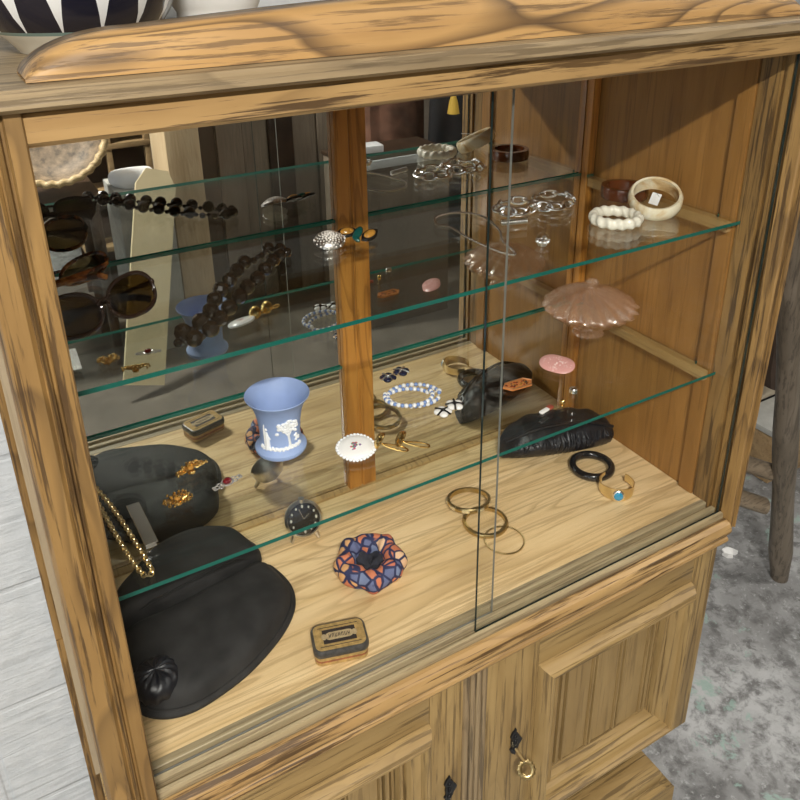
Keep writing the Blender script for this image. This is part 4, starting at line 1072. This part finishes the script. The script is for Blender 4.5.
# ------------------------------------------------------------------ the shop in front of the cabinet, seen in the mirror
t = thing('wicker_basket', 'shallow oval wicker basket with a thick rim, seen in the mirror', 'basket', (.25, -1.60, .072), rot=(math.radians(-58), 0, math.radians(10)))
b = B(); rows = []
lathe(b, [(.09, .0), (.13, .012), (.165, .04), (.185, .075)], 60, mod=lambda r, z, a: (r * (1 + .012 * sin(30 * a)), z + .003 * sin(30 * a)), cap0=True); 
bmesh.ops.translate(b, verts=b.verts[:], vec=(0, -.19, 0)); finish(b, 'basket_weave', wicker_dark, t)
b = B(); ring(b, .188, circ(.0135, .0135, 10), 120, mod=lambda r, z, a, R: (r + .003 * sin(30 * a), .078 + z + .003 * cos(30 * a)), c=(0, -.19, 0)); finish(b, 'basket_rim', wicker, t)
t = thing('stool', 'dark wooden stool holding the wicker basket, seen in the mirror', 'stool', (.26, -1.70, FZ + .0095))
b = B(); box(b, -.22, .13, -.20, .16, .665, .700, .006); finish(b, 'seat', dark_wood, t)
for sx in (-.19, .10):
    for sy in (-.17, .13):
        b = B(); tube(b, [(sx, sy, 0), (sx * .95, sy * .95, .668)], [.018, .022], 10); finish(b, 'leg', dark_wood, t)
t = thing('shelf_rack', 'open wooden rack with slatted shelves, seen in the mirror', 'rack', (.70, -2.25, FZ + .0095))
for x in (-.30, -.15, .02): 
    b = B(); box(b, x - .012, x + .012, -.02, .02, .0, 1.25, .002); finish(b, 'upright', crate_wood, t)
for z in (.25, .52, .72, .87, 1.05):
    b = B(); box(b, -.32, .06, -.12, .024, z - .012, z + .012, .002); finish(b, 'rack_shelf', crate_wood, t)
b = B(); box(b, -.32, .06, -.16, -.13, .0, 1.25); finish(b, 'rack_back', dark_wood, t)
b = B(); pillow(b, [(-.085, -.05), (.06, -.06), (.085, .0), (.07, .07), (-.05, .06)], 0, .06, n=48); o = finish(b, 'cushion', cloth_white, None, (.535, -1.70, .031), (0, 0, 0.1)); tag(o, 'white cushion heaped beside the basket, seen in the mirror', 'cushion')
b = B(); box(b, -.10, .10, -.13, .13, .0, .68, .004); o = finish(b, 'side_table', grey_paint, None, (.545, -1.72, FZ + .0095)); tag(o, 'plain grey plinth table under the white cushion, seen in the mirror', 'table')
b = B(); prism(b, [(-.055, 0), (.055, 0), (.055, .74), (.03, .80), (-.03, .80), (-.055, .74)], 1, -.008, .008)
tgm = plain('cream_board', (0.66, 0.55, 0.34), .6, mottled=.12, mscale=6)
o = finish(b, 'cream_board', tgm, None, (.38, -1.26, FZ + .06), (math.radians(22), math.radians(17), math.radians(0))); tag(o, 'long cream board leaning towards the pale cupboard, seen in the mirror', 'board')
o.scale = (1.35, 1, 1)
t = thing('pale_cupboard', 'pale wooden cupboard side with a hook, seen in the mirror', 'cupboard', (.745, -1.78, FZ + .0095))
b = B(); box(b, -.075, .06, -.16, .10, .0, 1.35, .004); finish(b, 'cupboard_body', pale_wood, t)
b = B(); tube(b, smooth_path([(-.03, .104, 1.06), (-.03, .125, 1.05), (-.03, .128, 1.02), (-.03, .112, 1.0)], 14), .006, 8); finish(b, 'hook', white_metal, t)
t = thing('board_screen', 'grey-brown vertical board screen, seen in the mirror', 'screen', (1.12, -1.92, FZ + .0095))
for i in range(6):
    b = B(); x = -.30 + i * .118; box(b, x, x + .114, -.02 + .012 * (i % 2), .02 + .012 * (i % 2), .0, 1.45 - .02 * (i % 3), .003); finish(b, 'board', grey_board if i % 3 else dark_wood, t)
t = thing('glass_counter', 'low counter with white metal edges, seen in the mirror', 'counter', (1.45, -1.42, FZ + .0095))
b = B(); box(b, -.16, .30, -.16, .10, .0, .72, .004); finish(b, 'counter_body', grey_board, t)
b = B(); box(b, -.165, .305, .1, .112, .70, .735, .003); finish(b, 'front_edge', white_metal, t)
b = B(); box(b, -.165, .305, -.17, .0995, .7205, .735, .002); finish(b, 'counter_top', dark_wood, t)
b = B(); box(b, -.10, .11, -.05, .03, .0, .03, .004); o = finish(b, 'white_tray', white_metal, None, (1.38, -1.45, .0865), (0, 0, .12)); tag(o, 'small white tray on the counter, seen in the mirror', 'tray')
b = B(); rows = []
for z, w, d in ((.0, .17, .05), (.25, .17, .06), (.6, .15, .07), (.85, .14, .07), (.93, .09, .05), (.96, .03, .03)):
    rows.append([Vector((w * cos(2 * PI * k / 32), d * sin(2 * PI * k / 32) * (1 + .15 * sin(5 * 2 * PI * k / 32)), z)) for k in range(32)])
grid_surf(b, rows, True, 0, True, True); o = finish(b, 'coat', cloth_black, None, (2.03, -1.68, -.45)); tag(o, 'long black coat hanging, seen in the mirror', 'coat')
b = B(); tube(b, [(0, 0, .09), (0, 0, .05), (0, 0, 0)], [.008, .02, .028], 14); o = finish(b, 'tassel', yellow, None, (1.945, -1.585, .165)); tag(o, 'yellow tassel hanging against the black coat, seen in the mirror', 'tassel')
b = B(); rows = []
for z in (0, .3, .6, .9):
    rows.append([Vector((.17 * cos(2 * PI * k / 40), (.05 + .012 * sin(8 * 2 * PI * k / 40)) * sin(2 * PI * k / 40), z)) for k in range(40)])
grid_surf(b, rows, True, 0, True, True); o = finish(b, 'russet_cloth', cloth_mauve, None, (1.78, -1.85, -.42)); tag(o, 'russet cloth hanging beside the black coat, seen in the mirror', 'cloth')

# ------------------------------------------------------------------ light
def ceiling_light(x, y, lx, ly, power, label, col=(1, .96, .9)):
    t = thing('ceiling_light', label, 'lamp', (x, y, CEIL), 0, 'strip lights on the ceiling')
    b = B(); box(b, -lx / 2 - .03, lx / 2 + .03, -ly / 2 - .03, ly / 2 + .03, -.05, -.0005, .004); finish(b, 'housing', white_metal, t)
    b = B(); box(b, -lx / 2, lx / 2, -ly / 2, ly / 2, -.066, -.0505, .003); finish(b, 'diffuser', lit, t)
    L = bpy.data.lights.new('strip_light', 'AREA'); L.shape = 'RECTANGLE'; L.size = lx; L.size_y = ly; L.energy = power; L.color = col
    lo = bpy.data.objects.new('strip_light', L); COL.objects.link(lo); lo.location = (0, 0, -.07); lo.parent = t
ceiling_light(-.42, -1.72, .62, .10, 84, 'strip light on the ceiling in front of the cabinet')
ceiling_light(2.3, -.75, .9, .2, 15, 'added fill strip light on the ceiling right of the cabinet')  # second fixture added as fill for the floor at the right
# glowing panel added on the left wall as soft fill light
bm = B(); box(bm, -2.199, -2.19, -2.6, -.6, .1, 1.5); structure('fill_panel_1', bm, fill_glow)
L = bpy.data.lights.new('fill_panel_light', 'AREA'); L.shape = 'RECTANGLE'; L.size = 1.4; L.size_y = 2.0; L.energy = 4; L.color = (.93, .97, 1)  # area lamp added with the panel, fill only
lo = bpy.data.objects.new('fill_panel_light', L); COL.objects.link(lo); lo.location = (-2.18, -1.6, .8); lo.rotation_euler = (0, math.radians(-90), 0)

w = bpy.data.worlds.new('World'); S.world = w; w.use_nodes = True
w.node_tree.nodes['Background'].inputs[0].default_value = (.9, .95, 1, 1); w.node_tree.nodes['Background'].inputs[1].default_value = .3

# ------------------------------------------------------------------ camera
cam = bpy.data.cameras.new('Camera'); co = bpy.data.objects.new('Camera', cam); COL.objects.link(co)
cam.sensor_width = 36; cam.sensor_fit = 'HORIZONTAL'; cam.lens = 786.92 / 800 * 36
cam.shift_x = .0143; cam.shift_y = -.15138; cam.clip_start = .02
R0 = (0.87036107, -0.4920707, -0.01838561); R1 = (-0.20608814, -0.33010455, -0.92117244); R2 = (0.44721279, 0.80554169, -0.38872009)
M = Matrix(((R0[0], -R1[0], -R2[0], -.0481), (R0[1], -R1[1], -R2[1], -.6523), (R0[2], -R1[2], -R2[2], .8617), (0, 0, 0, 1)))
co.matrix_world = M
S.camera = co
for o in S.objects:
    if '_c' in o: del o['_c']
S.view_settings.view_transform = 'Standard'; S.view_settings.look = 'None'; S.view_settings.gamma = 1; S.view_settings.use_curve_mapping = False
S.view_settings.exposure = 0.38
S.cycles.transparent_max_bounces = 48; S.cycles.max_bounces = 14; S.cycles.glossy_bounces = 10; S.cycles.diffuse_bounces = 5; S.cycles.sample_clamp_indirect = 6
